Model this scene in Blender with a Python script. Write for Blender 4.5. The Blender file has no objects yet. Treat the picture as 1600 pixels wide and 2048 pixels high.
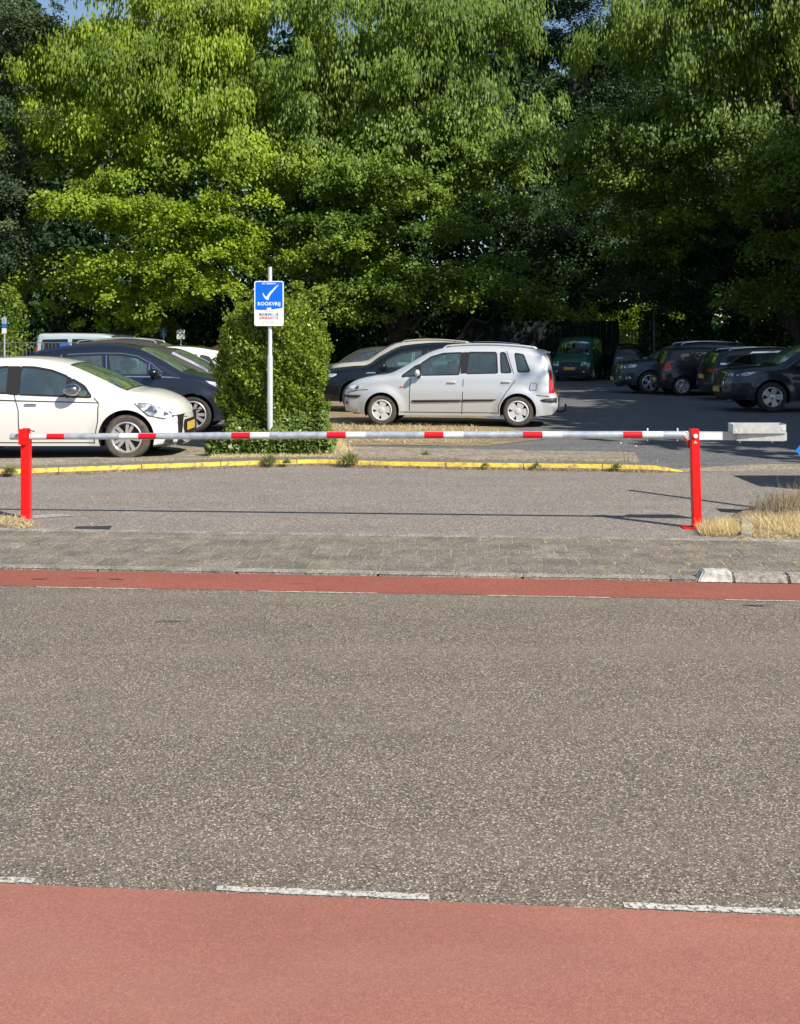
import bpy, bmesh, math, random
import numpy as np
from mathutils import Vector, Matrix
from mathutils.geometry import delaunay_2d_cdt

SC = bpy.context.scene
COL = SC.collection
random.seed(7)
RNG = np.random.default_rng(11)
R = math.radians

# ------------------------------------------------------------------ camera, sky, sun, exposure
F, H, YH = 2050.0, 1.62, 688.0
cam = bpy.data.cameras.new('camera')
cam.sensor_fit = 'HORIZONTAL'; cam.sensor_width = 36
cam.lens = 36 * F / 1600
cam.shift_y = -(1024 - YH) / 1600
cam.clip_start = 0.05; cam.clip_end = 1000
co = bpy.data.objects.new('camera', cam); COL.objects.link(co)
co.location = (0, 0, H); co.rotation_euler = (R(90), 0, 0)
SC.camera = co
SUN = Vector((0.83, -0.75, 1.0)).normalized()
EL = math.asin(SUN.z)
AZ = math.atan2(SUN.x, SUN.y)
w = bpy.data.worlds.new('World'); SC.world = w; w.use_nodes = True
nt = w.node_tree; nt.nodes.clear()
sky = nt.nodes.new('ShaderNodeTexSky'); sky.sky_type = 'NISHITA'; sky.sun_disc = False
sky.sun_elevation = EL; sky.sun_rotation = AZ; sky.air_density = 1.0; sky.dust_density = 0.6
bg = nt.nodes.new('ShaderNodeBackground'); bg.inputs[1].default_value = 0.095
wo = nt.nodes.new('ShaderNodeOutputWorld')
nt.links.new(sky.outputs[0], bg.inputs[0]); nt.links.new(bg.outputs[0], wo.inputs[0])
sl = bpy.data.lights.new('sun', 'SUN'); sl.energy = 4.6; sl.angle = R(0.55); sl.color = (1.0, 0.93, 0.82)
so = bpy.data.objects.new('sun', sl); COL.objects.link(so)
so.rotation_euler = SUN.to_track_quat('Z', 'Y').to_euler(); so.location = (30, -30, 40)
SC.view_settings.view_transform = 'Standard'; SC.view_settings.look = 'None'
SC.view_settings.exposure = 0.55; SC.view_settings.gamma = 1
SC.view_settings.use_curve_mapping = False
SC.cycles.max_bounces = 6; SC.cycles.transparent_max_bounces = 12

def G(px, py, z=0.0):
    d = F * (H - z) / (py - YH)
    return ((px - 800) * d / F, d)

# ------------------------------------------------------------------ object helpers
def link(o, parent=None):
    COL.objects.link(o)
    if parent is not None: o.parent = parent
    return o
def tag(o, label=None, cat=None, group=None, kind=None):
    if label: o['label'] = label
    if cat: o['category'] = cat
    if group: o['group'] = group
    if kind: o['kind'] = kind
    return o
def empty(name, loc=(0, 0, 0), rz=0.0):
    o = bpy.data.objects.new(name, None); o.empty_display_size = .1
    COL.objects.link(o); o.location = loc; o.rotation_euler = (0, 0, rz); return o
def mesh_obj(name, verts, faces, mat=None, parent=None, smooth=False, ang=None):
    me = bpy.data.meshes.new(name); me.from_pydata([tuple(v) for v in verts], [], faces); me.update()
    if mat: me.materials.append(mat)
    o = bpy.data.objects.new(name, me); link(o, parent)
    if smooth:
        me.polygons.foreach_set('use_smooth', [True] * len(me.polygons))
        if ang: me.set_sharp_from_angle(angle=R(ang))
    return o
SPLIT = {'headlight', 'tail_light', 'fog_light', 'indicator', 'reflector', 'side_vent', 'bump_strip', 'fuel_flap', 'door_seam', 'pillar_trim', 'headlight_seal', 'bumper_crease', 'lower_lip'}
class MB:
    """collects shapes into one mesh"""
    def __init__(s): s.v = []; s.f = []
    def add(s, v, f):
        n = len(s.v); s.v += [tuple(p) for p in v]; s.f += [tuple(i + n for i in q) for q in f]; return s
    def box(s, c, d, rz=0, bev=0.0, M=None):
        bm = bmesh.new(); bmesh.ops.create_cube(bm, size=1)
        bmesh.ops.scale(bm, vec=d, verts=bm.verts)
        if bev: bmesh.ops.bevel(bm, geom=list(bm.edges), offset=bev, segments=2, profile=.5, affect='EDGES')
        m = Matrix.Translation(c) @ (M if M is not None else Matrix.Rotation(rz, 4, 'Z'))
        bmesh.ops.transform(bm, matrix=m, verts=bm.verts)
        bm.verts.index_update()
        s.add([v.co[:] for v in bm.verts], [[v.index for v in f.verts] for f in bm.faces]); bm.free(); return s
    def tube(s, a, b, ra, rb=None, n=12, caps=True):
        rb = ra if rb is None else rb
        a = Vector(a); b = Vector(b); d = (b - a).normalized()
        q = d.to_track_quat('Z', 'Y')
        ring = [q @ Vector((math.cos(2*math.pi*i/n), math.sin(2*math.pi*i/n), 0)) for i in range(n)]
        v = [a + p*ra for p in ring] + [b + p*rb for p in ring]
        f = [(i, (i+1) % n, n+(i+1) % n, n+i) for i in range(n)]
        if caps: f += [tuple(range(n-1, -1, -1)), tuple(range(n, 2*n))]
        return s.add(v, f)
    def path(s, pts, rads, n=8):
        for i in range(len(pts)-1):
            s.tube(pts[i], pts[i+1], rads[i], rads[i+1], n, True)
        return s
    def lathe(s, prof, c=(0, 0, 0), axis='Y', n=32, closed=False):
        """prof: (radius, offset along axis)"""
        v = []; f = []
        for (r, t) in prof:
            for i in range(n):
                a = 2*math.pi*i/n
                if axis == 'Y': p = (r*math.cos(a), t, r*math.sin(a))
                elif axis == 'X': p = (t, r*math.cos(a), r*math.sin(a))
                else: p = (r*math.cos(a), r*math.sin(a), t)
                v.append((p[0]+c[0], p[1]+c[1], p[2]+c[2]))
        m = len(prof)
        for j in range(m if closed else m-1):
            k = (j+1) % m
            for i in range(n):
                i2 = (i+1) % n
                f.append((j*n+i, j*n+i2, k*n+i2, k*n+i))
        return s.add(v, f)
    def ell(s, c, r, nu=14, nv=9, M=None):
        v = []; f = []
        for j in range(nv+1):
            t = math.pi*j/nv
            for i in range(nu):
                a = 2*math.pi*i/nu
                p = Vector((r[0]*math.sin(t)*math.cos(a), r[1]*math.sin(t)*math.sin(a), r[2]*math.cos(t)))
                if M is not None: p = M @ p
                v.append(tuple(p + Vector(c)))
        for j in range(nv):
            for i in range(nu):
                i2 = (i+1) % nu
                f.append((j*nu+i, (j+1)*nu+i, (j+1)*nu+i2, j*nu+i2))
        return s.add(v, f)
    def prism(s, poly, z0, z1, M=None):
        """poly: (x,y) list extruded along z"""
        n = len(poly)
        v = [Vector((p[0], p[1], z0)) for p in poly] + [Vector((p[0], p[1], z1)) for p in poly]
        if M is not None: v = [M @ p for p in v]
        f = [tuple(range(n-1, -1, -1)), tuple(range(n, 2*n))] + [(i, (i+1) % n, n+(i+1) % n, n+i) for i in range(n)]
        return s.add(v, f)
    def build(s, name, mat, parent=None, smooth=False, ang=35):
        if name in SPLIT and parent is not None:      # a left and a right piece are two parts
            two = [MB(), MB()]; res = None
            for f in s.f:
                cy = sum(s.v[i][1] for i in f)/len(f); t = two[0 if cy < 0 else 1]
                t.add([s.v[i] for i in f], [tuple(range(len(f)))])
            for t in two:
                if t.f:
                    o = t.build_one(name, mat, parent, smooth, ang, True); res = res or o
            return res
        return s.build_one(name, mat, parent, smooth, ang)
    def build_one(s, name, mat, parent=None, smooth=False, ang=35, weld=False):
        o = mesh_obj(name, s.v, s.f, mat, parent, smooth, ang)
        bm = bmesh.new(); bm.from_mesh(o.data)
        if weld: bmesh.ops.remove_doubles(bm, verts=bm.verts, dist=1e-5)
        bmesh.ops.recalc_face_normals(bm, faces=bm.faces); bm.to_mesh(o.data); bm.free()
        return o

# ------------------------------------------------------------------ materials
def newmat(name):
    m = bpy.data.materials.new(name); m.use_nodes = True
    n = m.node_tree; n.nodes.clear()
    return m, n
def nd(n, t, **kw):
    o = n.nodes.new(t)
    for k, v in kw.items():
        if k.startswith('i_'):
            o.inputs[k[2:].replace('_', ' ')].default_value = v
        else: setattr(o, k, v)
    return o
def rgba(c): return (c[0], c[1], c[2], 1.0)
def ramp(n, stops):
    r = n.nodes.new('ShaderNodeValToRGB'); e = r.color_ramp.elements
    while len(e) < len(stops): e.new(0.5)
    for i, (p, c) in enumerate(stops): e[i].position = p; e[i].color = rgba(c) if len(c) == 3 else c
    return r
def coords(n, scale=(1, 1, 1), obj=True):
    tc = n.nodes.new('ShaderNodeTexCoord'); mp = n.nodes.new('ShaderNodeMapping'); mp.inputs['Scale'].default_value = scale
    n.links.new(tc.outputs['Object' if obj else 'Generated'], mp.inputs['Vector']); return mp.outputs[0]
def out(n, sh, bump=None):
    o = n.nodes.new('ShaderNodeOutputMaterial'); n.links.new(sh, o.inputs['Surface'])
def simple(name, col, rough=.5, metal=0.0, coat=0.0, var=0.0, vscale=3.0, bump=0.0, bscale=40.0, spec=.5, vstretch=(1, 1, 1)):
    m, n = newmat(name)
    p = nd(n, 'ShaderNodeBsdfPrincipled'); p.inputs['Base Color'].default_value = rgba(col)
    p.inputs['Roughness'].default_value = rough; p.inputs['Metallic'].default_value = metal
    p.inputs['Coat Weight'].default_value = coat; p.inputs['Coat Roughness'].default_value = 0.04
    p.inputs['Specular IOR Level'].default_value = spec
    vec = coords(n, vstretch)
    if var:
        t = nd(n, 'ShaderNodeTexNoise'); t.inputs['Scale'].default_value = vscale; t.inputs['Detail'].default_value = 6
        n.links.new(vec, t.inputs['Vector'])
        r = ramp(n, [(.3, [max(0, c*(1-var)) for c in col]), (.7, [min(1, c*(1+var)) for c in col])])
        n.links.new(t.outputs[0], r.inputs[0]); n.links.new(r.outputs[0], p.inputs['Base Color'])
    if bump:
        t = nd(n, 'ShaderNodeTexNoise'); t.inputs['Scale'].default_value = bscale; t.inputs['Detail'].default_value = 4
        n.links.new(vec, t.inputs['Vector'])
        b = nd(n, 'ShaderNodeBump'); b.inputs['Strength'].default_value = bump; b.inputs['Distance'].default_value = .01
        n.links.new(t.outputs[0], b.inputs['Height']); n.links.new(b.outputs[0], p.inputs['Normal'])
    out(n, p.outputs[0]); return m
def paint(name, col, metal=.3, rough=.35, coat=1.0, dust=.08):
    m, n = newmat(name)
    p = nd(n, 'ShaderNodeBsdfPrincipled')
    p.inputs['Metallic'].default_value = metal
    p.inputs['Coat Weight'].default_value = coat; p.inputs['Coat Roughness'].default_value = .03
    vec = coords(n)
    t = nd(n, 'ShaderNodeTexNoise'); t.inputs['Scale'].default_value = 2.2; t.inputs['Detail'].default_value = 8; t.inputs['Roughness'].default_value = .65
    n.links.new(vec, t.inputs['Vector'])
    # road dust gathers low on the body
    sep = nd(n, 'ShaderNodeSeparateXYZ'); n.links.new(vec, sep.inputs[0])
    mr = nd(n, 'ShaderNodeMapRange'); mr.inputs['From Min'].default_value = .75; mr.inputs['From Max'].default_value = .15
    mr.inputs['To Min'].default_value = .25; mr.inputs['To Max'].default_value = 1.0
    n.links.new(sep.outputs['Z'], mr.inputs['Value'])
    mu = nd(n, 'ShaderNodeMath', operation='MULTIPLY'); n.links.new(t.outputs[0], mu.inputs[0]); n.links.new(mr.outputs[0], mu.inputs[1])
    mu2 = nd(n, 'ShaderNodeMath', operation='MULTIPLY'); n.links.new(mu.outputs[0], mu2.inputs[0]); mu2.inputs[1].default_value = dust*2
    mix = nd(n, 'ShaderNodeMix', data_type='RGBA'); mix.inputs['A'].default_value = rgba(col); mix.inputs['B'].default_value = (.3, .27, .22, 1)
    n.links.new(mu2.outputs[0], mix.inputs['Factor']); n.links.new(mix.outputs['Result'], p.inputs['Base Color'])
    rr = nd(n, 'ShaderNodeMapRange'); rr.inputs['To Min'].default_value = rough; rr.inputs['To Max'].default_value = rough+.25
    n.links.new(mu.outputs[0], rr.inputs['Value']); n.links.new(rr.outputs[0], p.inputs['Roughness'])
    cr = nd(n, 'ShaderNodeMapRange'); cr.inputs['To Min'].default_value = .03; cr.inputs['To Max'].default_value = .35
    n.links.new(mu2.outputs[0], cr.inputs['Value']); n.links.new(cr.outputs[0], p.inputs['Coat Roughness'])
    out(n, p.outputs[0]); return m
def glassmat(name, tint=(.55, .72, .68), dirt_and_sky=.13, ior=2.0):
    m, n = newmat(name)
    tr = nd(n, 'ShaderNodeBsdfTransparent'); tr.inputs[0].default_value = rgba(tint)
    gl = nd(n, 'ShaderNodeBsdfGlossy'); gl.inputs['Color'].default_value = (1, 1, 1, 1); gl.inputs['Roughness'].default_value = .02
    df = nd(n, 'ShaderNodeBsdfDiffuse'); df.inputs['Color'].default_value = (.26, .37, .39, 1)  # bluish dirt film also stands in for sky reflected in the windows
    fr = nd(n, 'ShaderNodeFresnel'); fr.inputs['IOR'].default_value = ior
    m1 = nd(n, 'ShaderNodeMixShader'); n.links.new(fr.outputs[0], m1.inputs[0]); n.links.new(tr.outputs[0], m1.inputs[1]); n.links.new(gl.outputs[0], m1.inputs[2])
    t = nd(n, 'ShaderNodeTexNoise'); t.inputs['Scale'].default_value = 3; t.inputs['Detail'].default_value = 6
    n.links.new(coords(n), t.inputs['Vector'])
    mu = nd(n, 'ShaderNodeMath', operation='MULTIPLY'); mu.inputs[1].default_value = dirt_and_sky*2; n.links.new(t.outputs[0], mu.inputs[0])
    m2 = nd(n, 'ShaderNodeMixShader'); n.links.new(mu.outputs[0], m2.inputs[0]); n.links.new(m1.outputs[0], m2.inputs[1]); n.links.new(df.outputs[0], m2.inputs[2])
    out(n, m2.outputs[0]); return m
def lensmat(name, col, col2, scale=22):
    m, n = newmat(name)
    p = nd(n, 'ShaderNodeBsdfPrincipled'); p.inputs['Roughness'].default_value = .12; p.inputs['Coat Weight'].default_value = 1
    v = nd(n, 'ShaderNodeTexVoronoi'); v.inputs['Scale'].default_value = scale
    n.links.new(coords(n), v.inputs['Vector'])
    s = nd(n, 'ShaderNodeSeparateColor'); n.links.new(v.outputs['Color'], s.inputs[0])
    r = ramp(n, [(.2, col), (.8, col2)]); n.links.new(s.outputs[0], r.inputs[0]); n.links.new(r.outputs[0], p.inputs['Base Color'])
    b = nd(n, 'ShaderNodeBump'); b.inputs['Strength'].default_value = .4; b.inputs['Distance'].default_value = .01
    n.links.new(v.outputs['Distance'], b.inputs['Height']); n.links.new(b.outputs[0], p.inputs['Normal'])
    out(n, p.outputs[0]); return m
def ground_mat(name, base, amp=.5, s1=110., s2=350., patch=.12, stone=None, rough=.9, bump=.5, pebble=.6, streak=None, tint=None):
    """asphalt-like: stone chips in a darker binder, soft worn patches"""
    base = [c*.83 for c in base]; stone = [c*.83 for c in stone] if stone else None
    if streak: streak = ([c*.83 for c in streak[0]],)+tuple(streak[1:])
    m, n = newmat(name)
    p = nd(n, 'ShaderNodeBsdfPrincipled'); p.inputs['Roughness'].default_value = rough; p.inputs['Specular IOR Level'].default_value = .25
    vec = coords(n)
    v = nd(n, 'ShaderNodeTexVoronoi'); v.inputs['Scale'].default_value = s1; n.links.new(vec, v.inputs['Vector'])
    sp = nd(n, 'ShaderNodeSeparateColor'); n.links.new(v.outputs['Color'], sp.inputs[0])
    dark = [c*(1-amp) for c in base]; lite = [min(1, c*(1+amp*pebble*2)) for c in base]
    st = stone or lite
    r = ramp(n, [(.0, dark), (.35, [c*(1-amp*.45) for c in base]), (.62, base), (.86, [c*(1+amp*.35) for c in base]), (1., st)])
    n.links.new(sp.outputs[0], r.inputs[0])
    t = nd(n, 'ShaderNodeTexNoise'); t.inputs['Scale'].default_value = s2; t.inputs['Detail'].default_value = 3; n.links.new(vec, t.inputs['Vector'])
    r2 = ramp(n, [(.3, (.72,)*3), (.7, (1.28,)*3)]); n.links.new(t.outputs[0], r2.inputs[0])
    mx = nd(n, 'ShaderNodeMix', data_type='RGBA', blend_type='MULTIPLY'); mx.inputs['Factor'].default_value = 1
    n.links.new(r.outputs[0], mx.inputs['A']); n.links.new(r2.outputs[0], mx.inputs['B'])
    t2 = nd(n, 'ShaderNodeTexNoise'); t2.inputs['Scale'].default_value = .9; t2.inputs['Detail'].default_value = 7; t2.inputs['Roughness'].default_value = .62
    n.links.new(coords(n, (1, 2.2, 1)), t2.inputs['Vector'])
    r3 = ramp(n, [(.3, (1-patch,)*3), (.7, (1+patch,)*3)]); n.links.new(t2.outputs[0], r3.inputs[0])
    mx2 = nd(n, 'ShaderNodeMix', data_type='RGBA', blend_type='MULTIPLY'); mx2.inputs['Factor'].default_value = 1
    n.links.new(mx.outputs['Result'], mx2.inputs['A']); n.links.new(r3.outputs[0], mx2.inputs['B'])
    res = mx2.outputs['Result']
    if streak:
        t4 = nd(n, 'ShaderNodeTexNoise'); t4.inputs['Scale'].default_value = streak[1]; t4.inputs['Detail'].default_value = 5
        n.links.new(coords(n, streak[2]), t4.inputs['Vector'])
        r4 = ramp(n, [(streak[3], (0, 0, 0)), (streak[4], (1, 1, 1))]); n.links.new(t4.outputs[0], r4.inputs[0])
        mx3 = nd(n, 'ShaderNodeMix', data_type='RGBA'); mx3.inputs['B'].default_value = rgba(streak[0])
        mf = nd(n, 'ShaderNodeMath', operation='MULTIPLY'); mf.inputs[1].default_value = streak[5]; n.links.new(r4.outputs[0], mf.inputs[0])
        n.links.new(mf.outputs[0], mx3.inputs['Factor']); n.links.new(res, mx3.inputs['A']); res = mx3.outputs['Result']
    n.links.new(res, p.inputs['Base Color'])
    b = nd(n, 'ShaderNodeBump'); b.inputs['Strength'].default_value = bump; b.inputs['Distance'].default_value = .006
    n.links.new(sp.outputs[0], b.inputs['Height']); n.links.new(b.outputs[0], p.inputs['Normal'])
    out(n, p.outputs[0]); return m
def leafmat(name, lo, hi, trans=.35, rough=.5, glow=(1.5, 1.35, .5)):
    """leaf colour from the per-leaf value 'tint'"""
    m, n = newmat(name)
    a = nd(n, 'ShaderNodeAttribute'); a.attribute_name = 'tint'
    r = ramp(n, [(0., lo), (.55, [(x+y)/2 for x, y in zip(lo, hi)]), (1., hi)]); n.links.new(a.outputs['Fac'], r.inputs[0])
    p = nd(n, 'ShaderNodeBsdfPrincipled'); p.inputs['Roughness'].default_value = rough; p.inputs['Specular IOR Level'].default_value = .35
    n.links.new(r.outputs[0], p.inputs['Base Color'])
    t = nd(n, 'ShaderNodeBsdfTranslucent')
    hs = nd(n, 'ShaderNodeMix', data_type='RGBA', blend_type='MULTIPLY'); hs.inputs['Factor'].default_value = 1; hs.inputs['B'].default_value = rgba(glow)
    n.links.new(r.outputs[0], hs.inputs['A']); n.links.new(hs.outputs['Result'], t.inputs[0])
    mx = nd(n, 'ShaderNodeMixShader'); mx.inputs[0].default_value = trans
    n.links.new(p.outputs[0], mx.inputs[1]); n.links.new(t.outputs[0], mx.inputs[2])
    out(n, mx.outputs[0]); return m

M = {}
M['rubber'] = simple('rubber', (.035, .032, .030), .8, var=.35, vscale=14)
M['rubber_dusty'] = simple('rubber_dusty', (.085, .072, .06), .85, var=.35, vscale=14)
M['dark'] = simple('dark_plastic', (.012, .012, .013), .6)
M['trim'] = simple('trim_plastic', (.03, .031, .034), .5, var=.2)
M['seal'] = simple('window_seal', (.02, .018, .017), .45)
M['seat'] = simple('seat_fabric', (.05, .05, .055), .9, var=.3, vscale=8)
M['alloy'] = simple('alloy_wheel', (.62, .62, .61), .32, .6, .4, var=.08)
M['alloy_dark'] = simple('dark_alloy', (.16, .16, .165), .35, .6, .3)
M['chrome'] = simple('chrome', (.75, .76, .78), .12, 1.0)
M['mirror_chrome'] = simple('mirror_chrome', (.42, .43, .45), .12, 1.0)
M['glass'] = glassmat('window_glass')
M['glass_dark'] = glassmat('privacy_glass', (.10, .12, .13), .02, 1.6)
M['lens'] = lensmat('headlight_lens', (.07, .09, .13), (.80, .84, .88), 15)
M['screen'] = glassmat('windscreen_glass', (.50, .68, .66), .10, 1.36)
M['lens_red'] = lensmat('tail_lens', (.35, .004, .008), (.75, .015, .02), 16)
M['lens_amber'] = simple('amber_lens', (.55, .10, .04), .25, coat=1)
M['plate_yellow'] = simple('plate_yellow', (.66, .43, .05), .5)
M['plate_text'] = simple('plate_text', (.02, .02, .02), .5)
M['plate_blue'] = simple('plate_blue', (.03, .08, .45), .5)
M['red'] = simple('post_red', (.80, .004, .006), .42, var=.10, vscale=9, coat=.2)
M['tape_red'] = simple('tape_red', (.72, .008, .018), .4, var=.08, vscale=30)
M['tape_white'] = simple('tape_white', (.78, .80, .80), .4, var=.05, vscale=30)
M['galv'] = simple('galvanised_steel', (.64, .69, .75), .30, .55, var=.22, vscale=16, bump=.08, bscale=60)
M['galv_sheet'] = simple('galvanised_sheet', (.60, .62, .63), .5, .45, var=.16, vscale=22)
M['bark'] = simple('bark', (.055, .045, .035), .95, var=.4, vscale=7, bump=.8, bscale=12, vstretch=(1, 1, .25))
M['concrete'] = simple('concrete', (.30, .29, .26), .95, var=.35, vscale=30, bump=.4, bscale=90)
# ------------------------------------------------------------------ cars
def catmull(P, step=.07):
    P = [Vector(p) for p in P]; Q = [2*P[0]-P[1]] + P + [2*P[-1]-P[-2]]
    o = []; idx = [0]
    for i in range(1, len(Q)-2):
        a, b, c, d = Q[i-1], Q[i], Q[i+1], Q[i+2]
        n = max(2, int((c-b).length/step)+1)
        ta = 0; tb = ta+max((b-a).length, 1e-4)**.5; tc = tb+max((c-b).length, 1e-4)**.5; td = tc+max((d-c).length, 1e-4)**.5
        for k in range(n):
            t = tb+(tc-tb)*k/n
            A1 = a*((tb-t)/(tb-ta))+b*((t-ta)/(tb-ta)); A2 = b*((tc-t)/(tc-tb))+c*((t-tb)/(tc-tb)); A3 = c*((td-t)/(td-tc))+d*((t-tc)/(td-tc))
            B1 = A1*((tc-t)/(tc-ta))+A2*((t-ta)/(tc-ta)); B2 = A2*((td-t)/(td-tb))+A3*((t-tb)/(td-tb))
            o.append(B1*((tc-t)/(tc-tb))+B2*((t-tb)/(tc-tb)))
        idx.append(len(o))
    o.append(P[-1].copy())
    return o, idx
def inpoly(x, y, poly):
    c = False; n = len(poly); j = n-1
    for i in range(n):
        xi, yi = poly[i]; xj, yj = poly[j]
        if (yi > y) != (yj > y) and x < (xj-xi)*(y-yi)/(yj-yi)+xi: c = not c
        j = i
    return c
def rounded(poly, r=.05, n=3):
    """polygon with its corners cut to small arcs"""
    o = []; N = len(poly)
    for i in range(N):
        a, b, c = Vector(poly[i-1]), Vector(poly[i]), Vector(poly[(i+1) % N])
        u = a-b; v = c-b; rr = min(r, u.length*.4, v.length*.4)
        p = b+u.normalized()*rr; q = b+v.normalized()*rr
        for k in range(n+1):
            t = k/n; o.append(tuple((p*(1-t)+b*t)*(1-t)+(b*(1-t)+q*t)*t))
    return o
def dens(poly, step=.08):
    o = []
    for i in range(len(poly)):
        a = Vector(poly[i]); b = Vector(poly[(i+1) % len(poly)])
        n = max(1, int((b-a).length/step))
        for k in range(n): o.append(tuple(a+(b-a)*k/n))
    return o
def fill(poly, step=.06, extra=()):
    """triangles filling a polygon, with inner grid points"""
    v = [Vector(p) for p in poly]; n = len(v)
    e = [(i, (i+1) % n) for i in range(n)]
    xs = [p[0] for p in poly]; ys = [p[1] for p in poly]
    x = min(xs)+step/2
    while x < max(xs):
        y = min(ys)+step/2
        while y < max(ys):
            if inpoly(x, y, poly): v.append(Vector((x, y)))
            y += step
        x += step
    r = delaunay_2d_cdt(v, e, [], 0, 1e-5)
    V = [tuple(p) for p in r[0]]
    T = [t for t in r[2] if inpoly(sum(V[i][0] for i in t)/3, sum(V[i][1] for i in t)/3, poly)]
    return V, T

class Car:
    def __init__(s, spec, sx=1., sz=1.):
        s.sp = spec; s.sx = sx; s.sz = sz
        sc = lambda P: [(p[0]*sx, p[1]*sz) for p in P]
        s.sc = sc
        s.P, s.ix = catmull(sc(spec['top']))
        s.L = max(p.x for p in s.P); s.W = spec['W']; s.zb = spec['zb']*sz; s.t = spec.get('tumble', .34)
        s.zs = spec.get('sill', .2)*sz
        s.xf, s.xr = spec['wheels'][0]*sx, spec['wheels'][1]*sx; s.rw = spec['wheels'][2]; s.ra = spec.get('arch', s.rw+.06)
        s.rnd = spec.get('round', .11); s.flare = spec.get('flare', .02)
        s.ft = spec.get('ftaper', .17); s.rt = spec.get('rtaper', .10)
        s.A = np.array([[p.x, p.y] for p in s.P])
        n = len(s.P); s.N = []
        for i in range(n):
            d = s.P[min(i+1, n-1)]-s.P[max(i-1, 0)]; d.normalize(); s.N.append(Vector((-d.y, d.x)))
        s.c = spec.get('crown', (.035, .13, .07))
        s.Y = [s.side(p.x, p.y, 0.0) for p in s.P]
    def dist(s, x, z):
        a = s.A[:-1]; b = s.A[1:]; ab = b-a; q = np.array([x, z])
        t = np.clip(((q-a)*ab).sum(1)/(ab**2).sum(1), 0, 1)
        return float(np.sqrt(((a+ab*t[:, None]-q)**2).sum(1)).min())
    def side(s, x, z, d=None):
        W = s.W; w = W
        if x < .95: w *= 1-s.ft*((.95-max(x, 0))/.95)**2.6
        e = s.L-x
        if e < .6: w *= 1-s.rt*((.6-max(e, 0))/.6)**2.3
        zz = min(z, s.zb)
        w -= .20*(zz-.62)**2
        if .72 < z: w -= .012*min(1, (z-.72)/.03)*(1 if z < s.zb else 1)
        if z > s.zb: w -= s.t*(z-s.zb)**1.08+.01
        for xc in (s.xf, s.xr):
            rho = math.hypot(x-xc, z-s.rw)
            if rho < s.ra+.13 and z < s.zb-.02: w += s.flare*(1-max(0, rho-s.ra)/.13)**.7
        if d is None: d = s.dist(x, z)
        if d < s.rnd: w -= s.rnd*.85*(1-d/s.rnd)**2.2
        return w
    def crown(s, i):
        p, n = s.P[i], s.N[i]
        fr = s.c[1] if p.x < s.L*.5 else s.c[2]
        return s.c[0]*abs(n.y)+fr*abs(n.x)**1.5
    def strip(s, i, t, off=0.):
        """i may be fractional"""
        k = int(min(i, len(s.P)-1.001)); f = i-k; k2 = min(k+1, len(s.P)-1)
        P = s.P[k]*(1-f)+s.P[k2]*f; N = s.N[k]*(1-f)+s.N[k2]*f
        Y = s.Y[k]*(1-f)+s.Y[k2]*f; c = s.crown(k)*(1-f)+s.crown(k2)*f
        b = c*(1-abs(t)**2.4)+off
        return (P.x+N.x*b, t*Y, P.y+N.y*b)
    def end_i(s, z, front=True):
        rng = range(len(s.P)-1) if front else range(len(s.P)-1, 0, -1)
        for i in rng:
            j = i+1 if front else i-1
            a, b = s.P[i].y, s.P[j].y
            if min(a, b) <= z <= max(a, b) and a != b:
                return i+(z-a)/(b-a)*(1 if front else -1)
            if (front and s.P[i].x > s.L*.45) or (not front and s.P[i].x < s.L*.6): break
        return 0 if front else len(s.P)-1
    # overlays --------------------------------------------------
    def side_patch(s, mb, poly, off=.004, both=True, step=.06, rr=0.02):
        poly = s.sc(poly)
        if rr: poly = rounded(poly, rr)
        V, T = fill(dens(poly), step)
        for sg in (-1, 1):
            mb.add([(x, sg*(s.side(x, z)+off), z) for x, z in V], T)
        return mb
    def side_slab(s, mb, poly, off=.02, rr=.02):
        """proud block on both sides with an edge"""
        poly = s.sc(poly)
        if rr: poly = rounded(poly, rr)
        poly = dens(poly)
        V, T = fill(poly, .06)
        n = len(poly)
        for sg in (-1, 1):
            mb.add([(x, sg*(s.side(x, z)+off), z) for x, z in V], T)
            mb.add([(x, sg*(s.side(x, z)+off), z) for x, z in poly]+[(x, sg*(s.side(x, z)-.01), z) for x, z in poly],
                   [(i, (i+1) % n, n+(i+1) % n, n+i) for i in range(n)])
        return mb
    def end_patch(s, mb, poly, off=.005, front=True, mirror=True, step=.06, rr=.02):
        """poly in (y, z), y>0 is mirrored to both sides"""
        poly = [(p[0], p[1]*s.sz) for p in poly]
        if rr: poly = rounded(poly, rr)
        V, T = fill(dens(poly), step)
        for sg in ((-1, 1) if mirror else (1,)):
            pts = []
            for y, z in V:
                i = s.end_i(z, front); k = int(min(i, len(s.Y)-1)); t = max(-1, min(1, y/s.Y[k]))
                pts.append((lambda q: (q[0], sg*q[1], q[2]))(s.strip(i, t, off)))
            mb.add(pts, T)
        return mb
    def ribbon(s, mb, line, width=.012, off=.003, closed=False, z_off=0):
        line = s.sc(line)
        pts = []
        for i in range(len(line)-(0 if closed else 1)):
            a = Vector(line[i]); b = Vector(line[(i+1) % len(line)]); n = max(1, int((b-a).length/.08))
            for k in range(n): pts.append(a+(b-a)*k/n)
        if not closed: pts.append(Vector(line[-1]))
        m = len(pts); L = []; Rr = []
        for i in range(m):
            a = pts[i-1] if (closed or i) else pts[i]; b = pts[(i+1) % m] if (closed or i < m-1) else pts[i]
            d = (b-a).normalized(); nn = Vector((-d.y, d.x))*width/2
            L.append(pts[i]+nn); Rr.append(pts[i]-nn)
        for sg in (-1, 1):
            v = [(p.x, sg*(s.side(p.x, p.y)+off), p.y) for p in L+Rr]
            k = m if closed else m-1
            mb.add(v, [(i, (i+1) % m, m+(i+1) % m, m+i) for i in range(k)])
        return mb
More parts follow.
